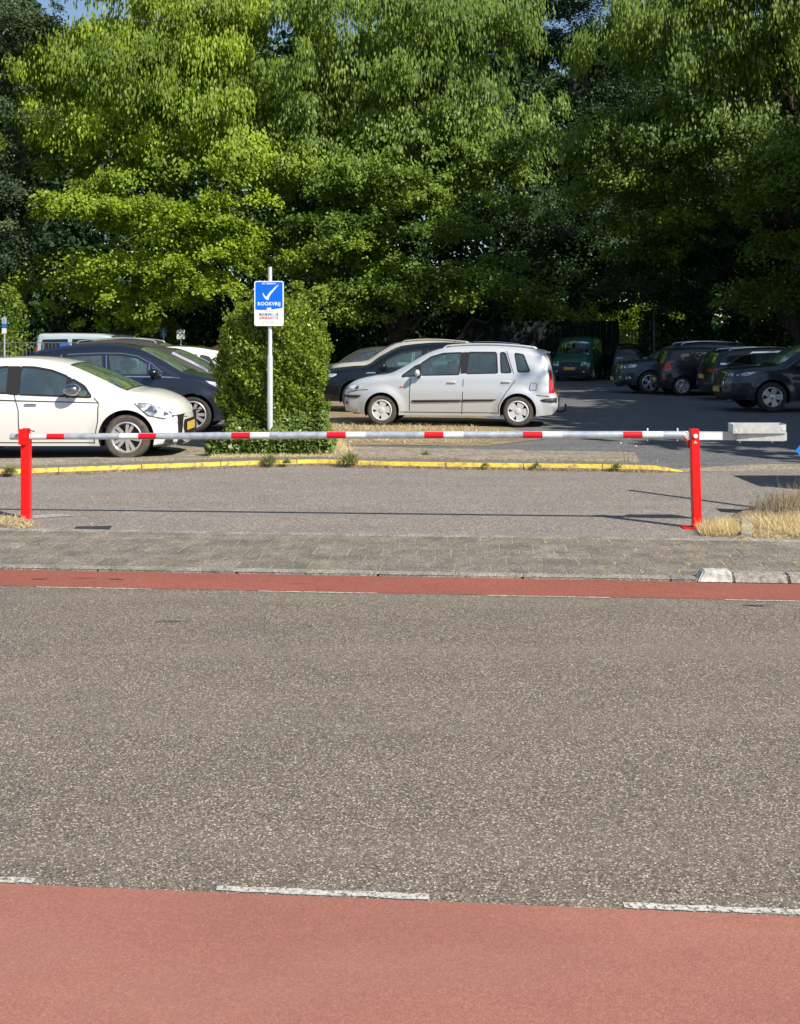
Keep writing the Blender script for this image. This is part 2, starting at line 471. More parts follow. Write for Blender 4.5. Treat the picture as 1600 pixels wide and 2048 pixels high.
    # ------------------------------------------------------------
    def body(s, root, mat, glass=None, glass_rear=None):
        sp = s.sp; glass = glass or M['glass']; glass_rear = glass_rear or glass
        wins = [dens(rounded(s.sc(wd), .035), .09) for wd in sp['windows']]
        top = [tuple(p) for p in s.P]; zs = s.zs
        def arc(xc):
            dz = zs-s.rw; h = math.sqrt(s.ra**2-dz**2); a0 = math.atan2(dz, h)
            return [(xc+s.ra*math.cos(a), s.rw+s.ra*math.sin(a)) for a in np.linspace(a0, math.pi-a0, 22)]
        last = top[-1]; first = top[0]
        bot = dens([(s.L-.12, zs+.03), (s.xr+s.ra+.02, zs)], .1)[:2]+arc(s.xr)
        mid = [(x, zs) for x in np.linspace(s.xr-s.ra-.05, s.xf+s.ra+.05, 24)]
        bot = bot+mid+arc(s.xf)
        outl = top+[p for p in bot if abs(p[0]-last[0]) > .01]
        n = len(outl); V = [Vector(p) for p in outl]; E = [(i, (i+1) % n) for i in range(n)]
        for wd in wins:
            b = len(V); V += [Vector(p) for p in wd]; E += [(b+i, b+(i+1) % len(wd)) for i in range(len(wd))]
        fixed = np.array([[p.x, p.y] for p in V])
        for i in range(2, len(top)-2):
            for q in (.2, .5, .85, 1.3):
                p = s.P[i]-s.N[i]*s.rnd*q
                if inpoly(p.x, p.y, outl): V.append(p)
        for xc in (s.xf, s.xr):
            for q in (.035, .08, .13, .19):
                for a in np.linspace(-.1, math.pi+.1, 20):
                    p = Vector((xc+(s.ra+q)*math.cos(a), s.rw+(s.ra+q)*math.sin(a)))
                    if inpoly(p.x, p.y, outl): V.append(p)
        st = .085
        for x in np.arange(.03, s.L, st):
            for z in np.arange(.2, max(p.y for p in s.P), st):
                if inpoly(x, z, outl) and s.dist(x, z) > s.rnd*1.45 and all(math.hypot(x-xc, z-s.rw) > s.ra+.23 for xc in (s.xf, s.xr)):
                    V.append(Vector((x, z)))
        keep = []
        for i, p in enumerate(V):
            if i < len(fixed): keep.append(p); continue
            if np.sqrt(((fixed-np.array([p.x, p.y]))**2).sum(1)).min() > .03: keep.append(p)
        r = delaunay_2d_cdt(keep, E, [], 0, 1e-5)
        V2 = [tuple(p) for p in r[0]]; bodyT = []; winT = [[] for _ in wins]
        for t in r[2]:
            cx = sum(V2[i][0] for i in t)/3; cz = sum(V2[i][1] for i in t)/3
            if not inpoly(cx, cz, outl): continue
            for k, wd in enumerate(wins):
                if inpoly(cx, cz, wd): winT[k].append(t); break
            else: bodyT.append(t)
        yv = [s.side(x, z, None) for x, z in V2]
        mb = MB()
        for sg in (-1, 1): mb.add([(x, sg*y, z) for (x, z), y in zip(V2, yv)], bodyT)
        # strip over bonnet, roof and tail
        T = [-1, -.93, -.84, -.7, -.5, -.25, 0, .25, .5, .7, .84, .93, 1]
        ws0, ws1 = s.ix[sp['ws'][0]], s.ix[sp['ws'][1]]
        rw0, rw1 = (s.ix[sp['rw'][0]], s.ix[sp['rw'][1]]) if sp.get('rw') else (-1, -1)
        nb = len(s.P); m = len(T)
        sv = [s.strip(i, t) for i in range(nb) for t in T]
        fb, fw, fr = [], [], []
        for i in range(nb-1):
            for j in range(m-1):
                q = (i*m+j, i*m+j+1, (i+1)*m+j+1, (i+1)*m+j)
                inner = 0 < j < m-2
                if inner and ws0 <= i < ws1: fw.append(q)
                elif inner and rw0 <= i < rw1: fr.append(q)
                else: fb.append(q)
        mb.add(sv, fb)
        o = mesh_obj('body', mb.v, mb.f, mat, root, True)
        bm = bmesh.new(); bm.from_mesh(o.data); bmesh.ops.remove_doubles(bm, verts=bm.verts, dist=2e-3)
        bmesh.ops.recalc_face_normals(bm, faces=bm.faces)
        bm.to_mesh(o.data); bm.free(); o.data.set_sharp_from_angle(angle=R(50))
        s.bodyo = o
        def used(vs, fs, nm, mt, par):
            ids = sorted({i for f in fs for i in f}); mp = {a: b for b, a in enumerate(ids)}
            return mesh_obj(nm, [vs[i] for i in ids], [tuple(mp[i] for i in f) for f in fs], mt, par, True)
        g = used(sv, fw, 'windscreen', M['screen'] if glass is not M['glass_dark'] and not s.sp.get('no_rear') else glass, root)
        if fr: used(sv, fr, 'rear_window', glass_rear, root)
        dk = sp.get('privacy_from', 99)
        for k, wt in enumerate(winT):
            for sg in (-1, 1):
                gl = glass_rear if k >= dk else glass
                used([(x, sg*(y-.006), z) for (x, z), y in zip(V2, yv)], wt, 'side_window', gl, root)
        # black seals round the side windows and windscreen edge
        sb = MB()
        for wd in wins: s.ribbon(sb, [(p[0]/s.sx, p[1]/s.sz) for p in wd], .026, .002, True)
        for i0, i1 in ((ws0, ws1), (rw0, rw1)):
            if i0 < 0: continue
            for tt in (-.93, .93):
                a = [s.strip(i, tt-.012, .003) for i in range(i0, i1+1)]+[s.strip(i, tt+.012, .003) for i in range(i0, i1+1)]
                k = i1-i0+1; sb.add(a, [(q, q+1, k+q+1, k+q) for q in range(k-1)])
            for ii in (i0, i1):
                a = [s.strip(ii-.25, t, .003) for t in T[1:-1]]+[s.strip(ii+.25, t, .003) for t in T[1:-1]]
                k = len(T)-2; sb.add(a, [(q, q+1, k+q+1, k+q) for q in range(k-1)])
        sb.build('window_seal', M['seal'], root)
        # underside, wheel wells
        ub = MB(); Wd = s.W
        ub.box(((s.L)/2, 0, (zs+.62)/2), (s.L-.35, (Wd-.27)*2, .62-zs))
        ub.box(((s.xf+s.xr)/2, 0, zs+.12), (s.xr-s.xf-2*s.ra-.02, (Wd-.06)*2, .2))
        for xc in (s.xf, s.xr):
            for sg in (-1, 1):
                a = np.linspace(-.35, math.pi+.35, 20); k = 20
                v = [(xc+s.ra*math.cos(q), sg*(s.side(xc+s.ra*math.cos(q), max(zs, s.rw+s.ra*math.sin(q)))-.003), s.rw+s.ra*math.sin(q)) for q in a]
                v += [(x, sg*(Wd-.30), z) for (x, y, z) in v]
                ub.add(v, [(i, i+1, k+i+1, k+i) for i in range(k-1)])
        ub.build('underbody', M['dark'], root)
        # cabin
        cb = MB(); zc = s.zb-.10
        x0 = s.P[ws0].x+.15; x1 = s.L-.35
        cb.box(((x0+x1)/2, 0, (zc-.1+.45)/2), (x1-x0, (Wd-.14)*2, zc-.1-.45))
        cb.box((x0+.10, 0, zc-.02), (.45, (Wd-.16)*2, .14), bev=.04)
        if not sp.get('no_cabin'):
            for xs_, nseat in ((x0+.95, 2), (x0+1.85, 3)):
                if xs_ > x1-.3: continue
                for k in range(nseat):
                    yy = (-.36, .36)[k] if nseat == 2 else (-.42, 0, .42)[k]
                    Mt = Matrix.Rotation(R(14), 4, 'Y')
                    cb.box((xs_, yy, zc+.06), (.12, .44 if nseat == 2 else .4, .40), bev=.04, M=Mt)
                    cb.box((xs_+.06, yy, zc+.33), (.09, .24, .15), bev=.04, M=Mt)
        cb.build('cabin', M['seat'], root, True)
        if not sp.get('no_cabin'):
            sw = MB(); c0 = Vector((x0+.48, .36, zc+.06)); Mr = Matrix.Rotation(R(65), 4, 'Y')
            ring = [(Mr @ Vector((.18*math.cos(a), .18*math.sin(a), 0)))+c0 for a in np.linspace(0, 2*math.pi, 17)]
            for i in range(16): sw.tube(ring[i], ring[i+1], .014, n=6)
            sw.build('steering_wheel', M['dark'], root)
        return o
    def wheels(s, root, style, rim_mat=None, rim=.21, tyre='rubber', y=None):
        r = s.rw; Wd = s.W+s.flare-.14 if y is None else y
        protos = wheel_proto(r, rim, style, rim_mat or M['alloy'], tyre)
        for xc in (s.xf, s.xr):
            for sg in (-1, 1):
                e = bpy.data.objects.new('wheel', protos[0]); link(e, root)
                e.location = (xc, sg*Wd, r); e.rotation_euler = (0, RNG.uniform(0, 2), 0 if sg < 0 else math.pi)
                if sg < 0: e.rotation_euler = (0, .35+xc, 0)
                q = bpy.data.objects.new('rim', protos[1]); link(q, e)
    def mirror(s, root, x, z, mat, size=(.09, .11, .075), foot=True):
        x *= s.sx; z *= s.sz
        y0 = s.side(x, z-.05, 1.)
        for sg in (-1, 1):
            mb = MB(); mb.ell((x, sg*(y0+.13), z+.02), size, 12, 8)
            o = mb.build('mirror', mat, root, True, 80)
            fb = MB(); fb.box((x+.02, sg*(y0+.04), z-.055), (.07, .13, .04), bev=.012)
            fb.build('mirror_foot', M['dark'], o)
    def handle(s, root, pts, mat):
        for x, z in pts:
            x *= s.sx; z *= s.sz; y = s.side(x, z)
            for sg in (-1, 1):
                mb = MB(); mb.box((x, sg*(y+.014), z), (.17, .026, .032), bev=.01)
                mb.build('door_handle', mat, root, True, 60)
    def plate(s, root, z, y=0, front=True, text=None, w=.52):
        i = s.end_i(z*s.sz, front); p = s.strip(i, 0, .012)
        sgn = -1 if front else 1
        mb = MB(); mb.box((p[0]+sgn*.006, 0, p[2]), (.012, w, .115), bev=.003)
        o = mb.build('number_plate', M['plate_yellow'], root)
        mb = MB(); mb.box((p[0]+sgn*.0125, -sgn*(-w/2+.022) if True else 0, p[2]), (.003, .042, .11))
        mb.build('country_band', M['plate_blue'], o)
        if text:
            t = text_mesh(text, .085, M['plate_text'], o, 'lettering')
            t.location = (p[0]+sgn*.0145, 0, p[2]-.033); t.rotation_euler = (R(90), 0, R(-90) if front else R(90))
        return o
    def rails(s, root, x0, x1, mat, h=.04, inset=.02, r=.014):
        pts = [i for i, p in enumerate(s.P) if x0*s.sx < p.x < x1*s.sx and p.y > s.zb+.2]
        for sg in (-1, 1):
            mb = MB(); q = []
            for k, i in enumerate(pts):
                a = s.strip(i, .93*sg); hh = h if 0 < k < len(pts)-1 else 0
                q.append((a[0], a[1], a[2]+hh))
            for a, b in zip(q[:-1], q[1:]): mb.tube(a, b, r, n=8)
            mb.build('roof_rail', mat, root, True)
    def roof_panel(s, root, a, b, mat):
        T = np.linspace(-.97, .97, 9); I = range(s.ix[a], s.ix[b]+1); v = [s.strip(i, t, .004) for i in I for t in T]; n = len(I)
        mesh_obj('roof_panel', v, [(i*9+j, i*9+j+1, (i+1)*9+j+1, (i+1)*9+j) for i in range(n-1) for j in range(8)], mat, root, True)
    def antenna(s, root, x, lean=.25, h=.35):
        i = min(range(len(s.P)), key=lambda k: abs(s.P[k].x-x*s.sx) + (0 if s.P[k].y > s.zb+.25 else 9))
        p = s.strip(i, 0); MB().path([p, (p[0]+lean, p[1], p[2]+h)], [.008, .004], 6).build('antenna', M['dark'], root)
    def seams(s, root, lines):
        mb = MB()
        for l in lines: s.ribbon(mb, l, .014, .0015)
        mb.build('door_seam', M['seal'], root)

_wp = {}
def wheel_proto(r, rim, style, mat, tyre):
    key = (r, rim, style, mat.name, tyre)
    if key in _wp: return _wp[key]
    mb = MB(); w = .105
    mb.lathe([(rim, -w), (rim+.02, -w-.008), (r-.035, -w-.004), (r-.008, -w+.025), (r, -w*.5), (r, w*.5), (r-.008, w-.02), (rim, w)], n=40)
    mb.lathe([(0.001, -.01), (rim+.005, -.012)], n=24)
    a = mb.build('tyre', M[tyre], None, True, 40)
    k = MB()
    k.lathe([(rim+.004, -w-.002), (rim-.012, -w-.010), (rim-.022, -w+.004), (rim-.03, -.03)], n=40)
    k.lathe([(.001, -w-.002), (.03, -w-.004), (.06, -w+.006), (.062, -.05)], n=20)
    if style[0] == 'star':                 # broad spokes with slots
        n = style[1]; wa, wb = style[2], style[3]
        for i in range(n):
            an = 2*math.pi*i/n; Mx = Matrix.Rotation(an, 4, 'Y')
            yy0, yy1 = -w+.004, -w+.024
            def pr(poly):
                v = [Mx @ Vector((p[0], yy0 + .012*(1-abs(p[0])/rim), p[1])) for p in poly]+[Mx @ Vector((p[0], yy1+.02, p[1])) for p in poly]
                m = len(poly)
                k.add(v, [tuple(range(m-1, -1, -1)), tuple(range(m, 2*m))]+[(q, (q+1) % m, m+(q+1) % m, m+q) for q in range(m)])
            pr([(.03, -wa/2), (rim-.02, -wb/2), (rim-.012, 0), (rim-.02, wb/2), (.03, wa/2)])
    elif style[0] == 'twin':
        n = style[1]; wa = style[2]; sep = style[3]
        for i in range(n):
            for q in (-1, 1):
                an = 2*math.pi*i/n; Mx = Matrix.Rotation(an, 4, 'Y')
                p0 = Vector((.035, 0, q*.012)); p1 = Vector((rim-.015, 0, q*sep)); d = (p1-p0).normalized(); nn = Vector((-d.z, 0, d.x))*wa/2
                c = [p0-nn, p1-nn*1.4, p1+nn*1.4, p0+nn]
                v = [Mx @ (p+Vector((0, -w+.008, 0))) for p in c]+[Mx @ (p+Vector((0, -w+.045, 0))) for p in c]
                k.add(v, [(3, 2, 1, 0), (4, 5, 6, 7)]+[(j, (j+1) % 4, 4+(j+1) % 4, 4+j) for j in range(4)])
    b = k.build('rim', mat, None, True, 30)
    # wheel bolts
    bb = MB()
    ma, mb2 = a.data, b.data
    bpy.data.objects.remove(a); bpy.data.objects.remove(b)
    _wp[key] = (ma, mb2); return _wp[key]

def text_mesh(body, size, mat, parent, name='lettering', align='CENTER', bold=0.0, space=1.0):
    cu = bpy.data.curves.new(name, 'FONT'); cu.body = body; cu.size = size; cu.align_x = align
    cu.offset = bold; cu.space_character = space; cu.resolution_u = 3
    t = bpy.data.objects.new(name+'_src', cu); COL.objects.link(t)
    dg = bpy.context.evaluated_depsgraph_get(); dg.update()
    me = bpy.data.meshes.new_from_object(t.evaluated_get(dg)); bpy.data.objects.remove(t); bpy.data.curves.remove(cu)
    me.name = name; me.materials.clear(); me.materials.append(mat)
    return link(bpy.data.objects.new(name, me), parent)

PREMACY = dict(W=.855, zb=.97, sill=.21, wheels=(.80, 3.50, .305), arch=.355, flare=.03, ws=(6, 7), rw=(13, 15), tumble=.30, crown=(.02, .06, .04),
    top=[(.02, .27), (0, .42), (.005, .60), (.045, .74), (.20, .865), (.60, .975), (.95, 1.03), (1.74, 1.455), (2.07, 1.545), (2.55, 1.58), (3.15, 1.575), (3.65, 1.535), (4.0, 1.47), (4.05, 1.42), (4.13, 1.20), (4.17, 1.0), (4.19, .72), (4.25, .56), (4.26, .38), (4.18, .26)],
    windows=[[(1.19, .975), (1.33, 1.08), (1.49, 1.20), (1.50, .99)],
             [(1.57, .99), (1.57, 1.225), (1.78, 1.365), (2.02, 1.435), (2.39, 1.45), (2.34, 1.015)],
             [(2.52, 1.455), (3.07, 1.455), (3.10, 1.05), (2.48, 1.035)],
             [(3.15, 1.455), (3.24, 1.45), (3.37, 1.06), (3.17, 1.055)],
             [(3.43, 1.44), (3.60, 1.41), (3.73, 1.08), (3.50, 1.07)]])
def nose(P, x0, k): return [((x0-(x0-x)*k) if x < x0 else x, z) for x, z in P]
HATCH_W = dict(W=.85, zb=.86, sill=.2, wheels=(.87, 3.33, .32), arch=.385, flare=.025, ws=(8, 10), rw=(15, 17), tumble=.36, ftaper=.30, crown=(.03, .06, .07),
    top=nose([(.04, .21), (0, .27), (.01, .45), (.02, .58), (.07, .69), (.17, .775), (.34, .85), (.62, .925), (.92, .96), (1.30, 1.13), (1.74, 1.31), (2.02, 1.375), (2.32, 1.41), (2.62, 1.415), (3.1, 1.39), (3.5, 1.33), (3.75, 1.18), (3.88, .98), (3.95, .7), (3.95, .42), (3.88, .25)], .87, .76),
    windows=[[(1.36, .875), (1.47, 1.03), (1.66, 1.135), (1.67, .885)],
             [(1.72, .89), (1.72, 1.165), (1.95, 1.25), (2.2, 1.295), (2.40, 1.30), (2.385, .915)],
             [(2.54, .93), (2.56, 1.305), (3.0, 1.27), (3.35, 1.12), (3.38, 1.0), (3.2, .96)]])
MPV_D = dict(W=.90, zb=1.0, sill=.22, wheels=(.88, 3.58, .335), arch=.39, flare=.025, ws=(7, 9), rw=(14, 16), tumble=.32, crown=(.03, .14, .06),
    top=[(.04, .24), (0, .4), (.0, .6), (.06, .76), (.25, .88), (.64, 1.0), (.87, 1.05), (1.10, 1.09), (1.5, 1.31), (1.93, 1.52), (2.2, 1.585), (2.5, 1.61), (3.09, 1.59), (3.53, 1.53), (3.86, 1.45), (3.96, 1.25), (4.05, 1.05), (4.12, .8), (4.16, .5), (4.1, .26)],
    windows=[[(1.44, 1.02), (1.46, 1.10), (1.64, 1.24), (1.66, 1.05)],
             [(1.71, 1.06), (1.72, 1.27), (1.93, 1.37), (2.2, 1.42), (2.46, 1.425), (2.38, 1.06)],
             [(2.52, 1.07), (2.55, 1.43), (3.23, 1.40), (3.17, 1.11)],
             [(3.27, 1.14), (3.33, 1.395), (3.55, 1.34), (3.62, 1.25)]])
SUV = dict(W=.93, zb=1.04, sill=.28, wheels=(.88, 3.52, .36), arch=.42, flare=.03, ws=(7, 9), rw=(14, 15), tumble=.34, crown=(.03, .15, .06), privacy_from=2,
    top=[(.10, .27), (.02, .36), (0, .55), (.01, .78), (.08, .93), (.25, 1.0), (.65, 1.06), (1.12, 1.11), (1.5, 1.34), (1.88, 1.54), (2.2, 1.61), (2.8, 1.655), (3.5, 1.63), (4.1, 1.56), (4.25, 1.50), (4.42, 1.16), (4.48, .95), (4.52, .7), (4.52, .45), (4.42, .28)],
    windows=[[(1.50, 1.08), (1.62, 1.27), (1.95, 1.43), (2.45, 1.50), (2.42, 1.08)],
             [(2.53, 1.08), (2.56, 1.50), (3.3, 1.48), (3.36, 1.12)],
             [(3.43, 1.13), (3.42, 1.46), (3.82, 1.41), (3.98, 1.18)]])
SMALL = dict(W=.80, zb=.93, sill=.2, wheels=(.62, 2.95, .29), arch=.335, flare=.02, ws=(6, 8), rw=(12, 14), tumble=.34, crown=(.03, .13, .06),
    top=[(.05, .22), (0, .35), (0, .6), (.08, .76), (.3, .88), (.55, .94), (.75, .98), (1.1, 1.22), (1.4, 1.39), (1.8, 1.48), (2.3, 1.49), (2.9, 1.46), (3.3, 1.40), (3.42, 1.15), (3.48, .95), (3.54, .7), (3.56, .45), (3.5, .24)],
    windows=[[(1.02, .98), (1.15, 1.12), (1.45, 1.32), (1.8, 1.38), (1.85, .97)],
             [(1.95, .97), (1.92, 1.385), (2.5, 1.37), (2.65, 1.0)],
             [(2.75, 1.02), (2.65, 1.36), (2.95, 1.32), (3.1, 1.12)]])
VAN = dict(W=.95, zb=1.12, sill=.25, wheels=(.92, 3.92, .34), arch=.39, flare=.02, ws=(6, 8), rw=(12, 14), tumble=.16, crown=(.04, .12, .04), privacy_from=1,
    top=[(.06, .27), (0, .4), (0, .7), (.06, .92), (.3, 1.05), (.6, 1.13), (.85, 1.22), (1.25, 1.58), (1.55, 1.83), (1.9, 1.93), (2.8, 1.97), (4.2, 1.97), (4.72, 1.93), (4.8, 1.7), (4.86, 1.2), (4.89, .8), (4.89, .45), (4.84, .28)],
    windows=[[(1.12, 1.16), (1.3, 1.40), (1.55, 1.66), (1.75, 1.73), (2.05, 1.73), (2.02, 1.17)],
             [(2.25, 1.18), (2.28, 1.74), (3.2, 1.74), (3.2, 1.18)],
             [(3.4, 1.18), (3.4, 1.74), (4.5, 1.72), (4.55, 1.18)]])
CADDY = dict(W=.89, zb=1.05, sill=.22, wheels=(.82, 3.42, .31), arch=.36, flare=.02, ws=(6, 8), rw=(12, 14), tumble=.14, crown=(.05, .12, .04), ftaper=.1,
    top=[(.06, .24), (0, .34), (0, .6), (.05, .80), (.22, .93), (.5, 1.02), (.78, 1.10), (1.1, 1.38), (1.38, 1.62), (1.6, 1.74), (2.1, 1.83), (3.4, 1.84), (4.05, 1.80), (4.12, 1.6), (4.18, 1.1), (4.2, .8), (4.2, .45), (4.15, .26)],
    windows=[[(1.08, 1.08), (1.25, 1.30), (1.5, 1.52), (1.85, 1.58), (1.85, 1.09)]], no_rear=True)
def car(spec, name, label, loc, face, paintm, sx=1., sz=1., yaw=0., group='cars in the parking lot', cat='car'):
    """face -1: front towards -x, +1: front towards +x. loc: front axle on the ground at the side facing the road"""
    c = Car(spec, sx, sz)
    rz = (0 if face < 0 else math.pi) + yaw
    root = empty(name, (0, 0, 0), rz)
    # the near contact point in car space
    ax = Vector((c.xf, -c.W if face < 0 else c.W, 0)); ax.rotate(Matrix.Rotation(rz, 3, 'Z'))
    root.location = (loc[0]-ax.x, loc[1]-ax.y, loc[2] if len(loc) > 2 else 0)
    tag(root, label, cat, group)
    c.root = root
    return c, root
# ------------------------------------------------------------------ ground
S = -.0766                     # all edges of the road run at this slope
def ln(y0): return lambda x: y0 + S*x
M['road'] = ground_mat('road_asphalt', (.222, .188, .150), .66, 190, 480, .09, stone=(.66, .60, .50), bump=.5,
                       streak=((.30, .265, .21), .55, (.25, 2.6, 1), .50, .72, .30))
M['drive'] = ground_mat('drive_asphalt', (.295, .262, .230), .55, 105, 260, .10, stone=(.60, .56, .52), bump=.5,
                        streak=((.32, .30, .27), 1.0, (.35, 1.6, 1), .52, .75, .35))
M['lot'] = ground_mat('lot_asphalt', (.165, .168, .172), .40, 60, 200, .15, stone=(.38, .36, .34), bump=.4,
                      streak=((.22, .21, .19), 1.4, (.3, 2.4, 1), .55, .75, .5))
M['lane'] = ground_mat('red_lane', (.385, .166, .126), .13, 190, 420, .12, bump=.35,
                       streak=((.42, .24, .18), .8, (.6, 1.8, 1), .5, .8, .45))
M['lane_far'] = ground_mat('red_lane_far', (.335, .114, .082), .22, 120, 350, .10, bump=.35,
                       streak=((.12, .08, .08), 2.2, (.4, 2.5, 1), .66, .74, .6))
def line_mat():
    m = ground_mat('road_paint', (.62, .60, .55), .22, 150, 300, .08, bump=.2); n = m.node_tree
    o = [q for q in n.nodes if q.type == 'OUTPUT_MATERIAL'][0]; p = [q for q in n.nodes if q.type == 'BSDF_PRINCIPLED'][0]
    t = nd(n, 'ShaderNodeTexNoise'); t.inputs['Scale'].default_value = 55; t.inputs['Detail'].default_value = 6; t.inputs['Roughness'].default_value = .75; n.links.new(coords(n), t.inputs['Vector'])
    r = ramp(n, [(.40, (0, 0, 0)), (.50, (1, 1, 1))]); n.links.new(t.outputs[0], r.inputs[0])
    tr = nd(n, 'ShaderNodeBsdfTransparent'); mx = nd(n, 'ShaderNodeMixShader'); n.links.new(r.outputs[0], mx.inputs[0]); n.links.new(tr.outputs[0], mx.inputs[1]); n.links.new(p.outputs[0], mx.inputs[2]); n.links.new(mx.outputs[0], o.inputs['Surface']); return m
M['line'] = line_mat()
M['soil'] = ground_mat('dry_soil', (.20, .155, .10), .55, 45, 140, .3, bump=1)
M['straw_soil'] = ground_mat('straw_soil', (.36, .28, .16), .5, 50, 150, .25, bump=1, streak=((.16, .13, .09), 3, (1, 1, 1), .5, .7, .6))
M['field'] = ground_mat('undergrowth_soil', (.04, .045, .02), .5, 20, 60, .3, bump=1)
M['gravel'] = ground_mat('gravel', (.36, .31, .24), .5, 38, 120, .25, bump=1)

def sheet(name, poly, z, mat, step=None):
    return tag(mesh_obj(name, [(p[0], p[1], z) for p in poly], [tuple(range(len(poly)))], mat), kind='structure')
sheet('ground', [(-160, -60), (160, -60), (160, 240), (-160, 240)], -.03, M['field'])
def band(name, ya, yb, z, mat, x0=-30, x1=30):
    a, b = ln(ya), ln(yb); n = 60; xs = np.linspace(x0, x1, n+1)
    V = [(x, a(x), z) for x in xs]+[(x, b(x), z) for x in xs]
    return tag(mesh_obj(name, V, [(i, i+1, n+1+i+1, n+1+i) for i in range(n)], mat), kind='structure')
band('road', 2.985, 6.66, 0, M['road'])
band('bicycle_lane', .9, 2.985, .001, M['lane'])
band('bicycle_lane', 6.655, 7.13, .002, M['lane_far'])
band('pavement_behind', -14, .9, 0, M['concrete'])
sheet('parking_lot', [(-40, 12.0), (40, 9.0), (40, 60), (-40, 60)], -.012, M['lot'])
# driveway: asphalt between the pavement and the yellow kerb
KP = [(-14., 10.9), (-8.5, 11.75), (-4.90, 12.56), (-2.69, 13.27), (-1.59, 13.58), (-1.07, 13.66), (-.525, 13.5), (.65, 13.30), (2.56, 13.10), (3.15, 12.98), (3.57, 12.92)]
kc, _ = catmull(KP, .12)
kc = [Vector((p.x, p.y)) for p in kc]
drive = [(-14, ln(8.66)(-14)), (14, ln(8.66)(14)), (14, 13.2), (8, 13.3), (5.2, 13.35), (4.2, 13.1)]+[(p.x, p.y) for p in reversed(kc)]
sheet('driveway', drive, -.004, M['drive'])
o = sheet('drive_apron', [(3.5, 13.0), (4.3, 13.15), (5.3, 13.4), (8, 13.45), (14, 13.5), (14, 14.1), (8, 14.0), (5, 13.9), (4.2, 13.65), (3.4, 13.3)], -.008, M['gravel'])
# lane paint, worn thin lines
lb = MB()
def dash(y0, x0, x1, wd, z=.0032):
    xs = np.arange(x0, x1+.03, .03); a = []; b = []
    for x in xs:
        j = RNG.uniform(-.004, .004); a.append((x, y0+S*x-wd/2+j, z)); b.append((x, y0+S*x+wd/2+RNG.uniform(-.004, .004), z))
    n = len(xs)
    for i in range(n-1):
        lb.add([a[i], a[i+1], b[i+1], b[i]], [(0, 1, 2, 3)])
    return
def dash_obj(*args):
    global lb
    lb = MB(); dash(*args); return tag(lb.build('road_marking', M['line']), kind='structure')
for k in range(-6, 6): dash_obj(3.005, -.545+1.19*k, .06+1.19*k, .029)
for k in range(-6, 6): dash_obj(6.635, -2.42+1.49*k, -1.66+.0+1.49*k, .020, .0042)

# dark tar marks in the road and scuffs on the red lane
M['tar'] = simple('tar_mark', (.035, .033, .032), .7, var=.4, vscale=60)
M['scuff'] = simple('scuff_mark', (.13, .075, .07), .9, var=.4, vscale=60)
def mark(px0, px1, py, w_, mat, slope=0):
    x0, y_ = G(px0, py); x1, _ = G(px1, py); n = 14; a = []; b = []
    for i in range(n+1):
        x = x0+(x1-x0)*i/n; e = w_*math.sin(math.pi*(i+.3)/(n+.6))*RNG.uniform(.5, 1.1); c = y_+slope*(x-x0)+RNG.uniform(-.3, .3)*w_
        a.append((x, c-e/2, .0065)); b.append((x, c+e/2, .0065))
    tag(mesh_obj('road_mark', a+b, [(i, i+1, n+2+i, n+1+i) for i in range(n)], mat), kind='structure')
mark(304, 384, 1244, .016, M['tar']); mark(611, 628, 1253, .012, M['tar']); mark(1478, 1542, 1212, .022, M['tar'], -.05)
mark(212, 252, 1159, .03, M['scuff'], -.05); mark(60, 100, 1159, .022, M['scuff']); mark(130, 200, 1157.5, .012, M['scuff']); mark(560, 640, 1168, .008, M['scuff'], -.05)
# ------------------------------------------------------------------ pavement with laid slabs
def obj_random_mat(name, cols, bscale=80, rough=.9, grain=120):
    m, n = newmat(name)
    p = nd(n, 'ShaderNodeBsdfPrincipled'); p.inputs['Roughness'].default_value = rough; p.inputs['Specular IOR Level'].default_value = .25
    oi = nd(n, 'ShaderNodeObjectInfo'); r = ramp(n, [(i/(len(cols)-1), [q*.83 for q in c]) for i, c in enumerate(cols)]); n.links.new(oi.outputs['Random'], r.inputs[0])
    ge = nd(n, 'ShaderNodeNewGeometry')
    v = nd(n, 'ShaderNodeTexVoronoi'); v.inputs['Scale'].default_value = grain; n.links.new(ge.outputs['Position'], v.inputs['Vector'])
    sp = nd(n, 'ShaderNodeSeparateColor'); n.links.new(v.outputs['Color'], sp.inputs[0])
    r2 = ramp(n, [(0, (.55,)*3), (.5, (.95,)*3), (1, (1.7,)*3)]); n.links.new(sp.outputs[0], r2.inputs[0])
    t = nd(n, 'ShaderNodeTexNoise'); t.inputs['Scale'].default_value = 5; t.inputs['Detail'].default_value = 7; n.links.new(ge.outputs['Position'], t.inputs['Vector'])
    r3 = ramp(n, [(.3, (.75,)*3), (.7, (1.25,)*3)]); n.links.new(t.outputs[0], r3.inputs[0])
    a = nd(n, 'ShaderNodeMix', data_type='RGBA', blend_type='MULTIPLY'); a.inputs['Factor'].default_value = 1; n.links.new(r.outputs[0], a.inputs['A']); n.links.new(r2.outputs[0], a.inputs['B'])
    b = nd(n, 'ShaderNodeMix', data_type='RGBA', blend_type='MULTIPLY'); b.inputs['Factor'].default_value = 1; n.links.new(a.outputs['Result'], b.inputs['A']); n.links.new(r3.outputs[0], b.inputs['B'])
    n.links.new(b.outputs['Result'], p.inputs['Base Color'])
    bu = nd(n, 'ShaderNodeBump'); bu.inputs['Strength'].default_value = .5; bu.inputs['Distance'].default_value = .004; n.links.new(sp.outputs[0], bu.inputs['Height']); n.links.new(bu.outputs[0], p.inputs['Normal'])
    out(n, p.outputs[0]); return m
M['slab'] = obj_random_mat('paving_slab', [(.198, .176, .142), (.230, .204, .166), (.212, .189, .154), (.252, .226, .188)])
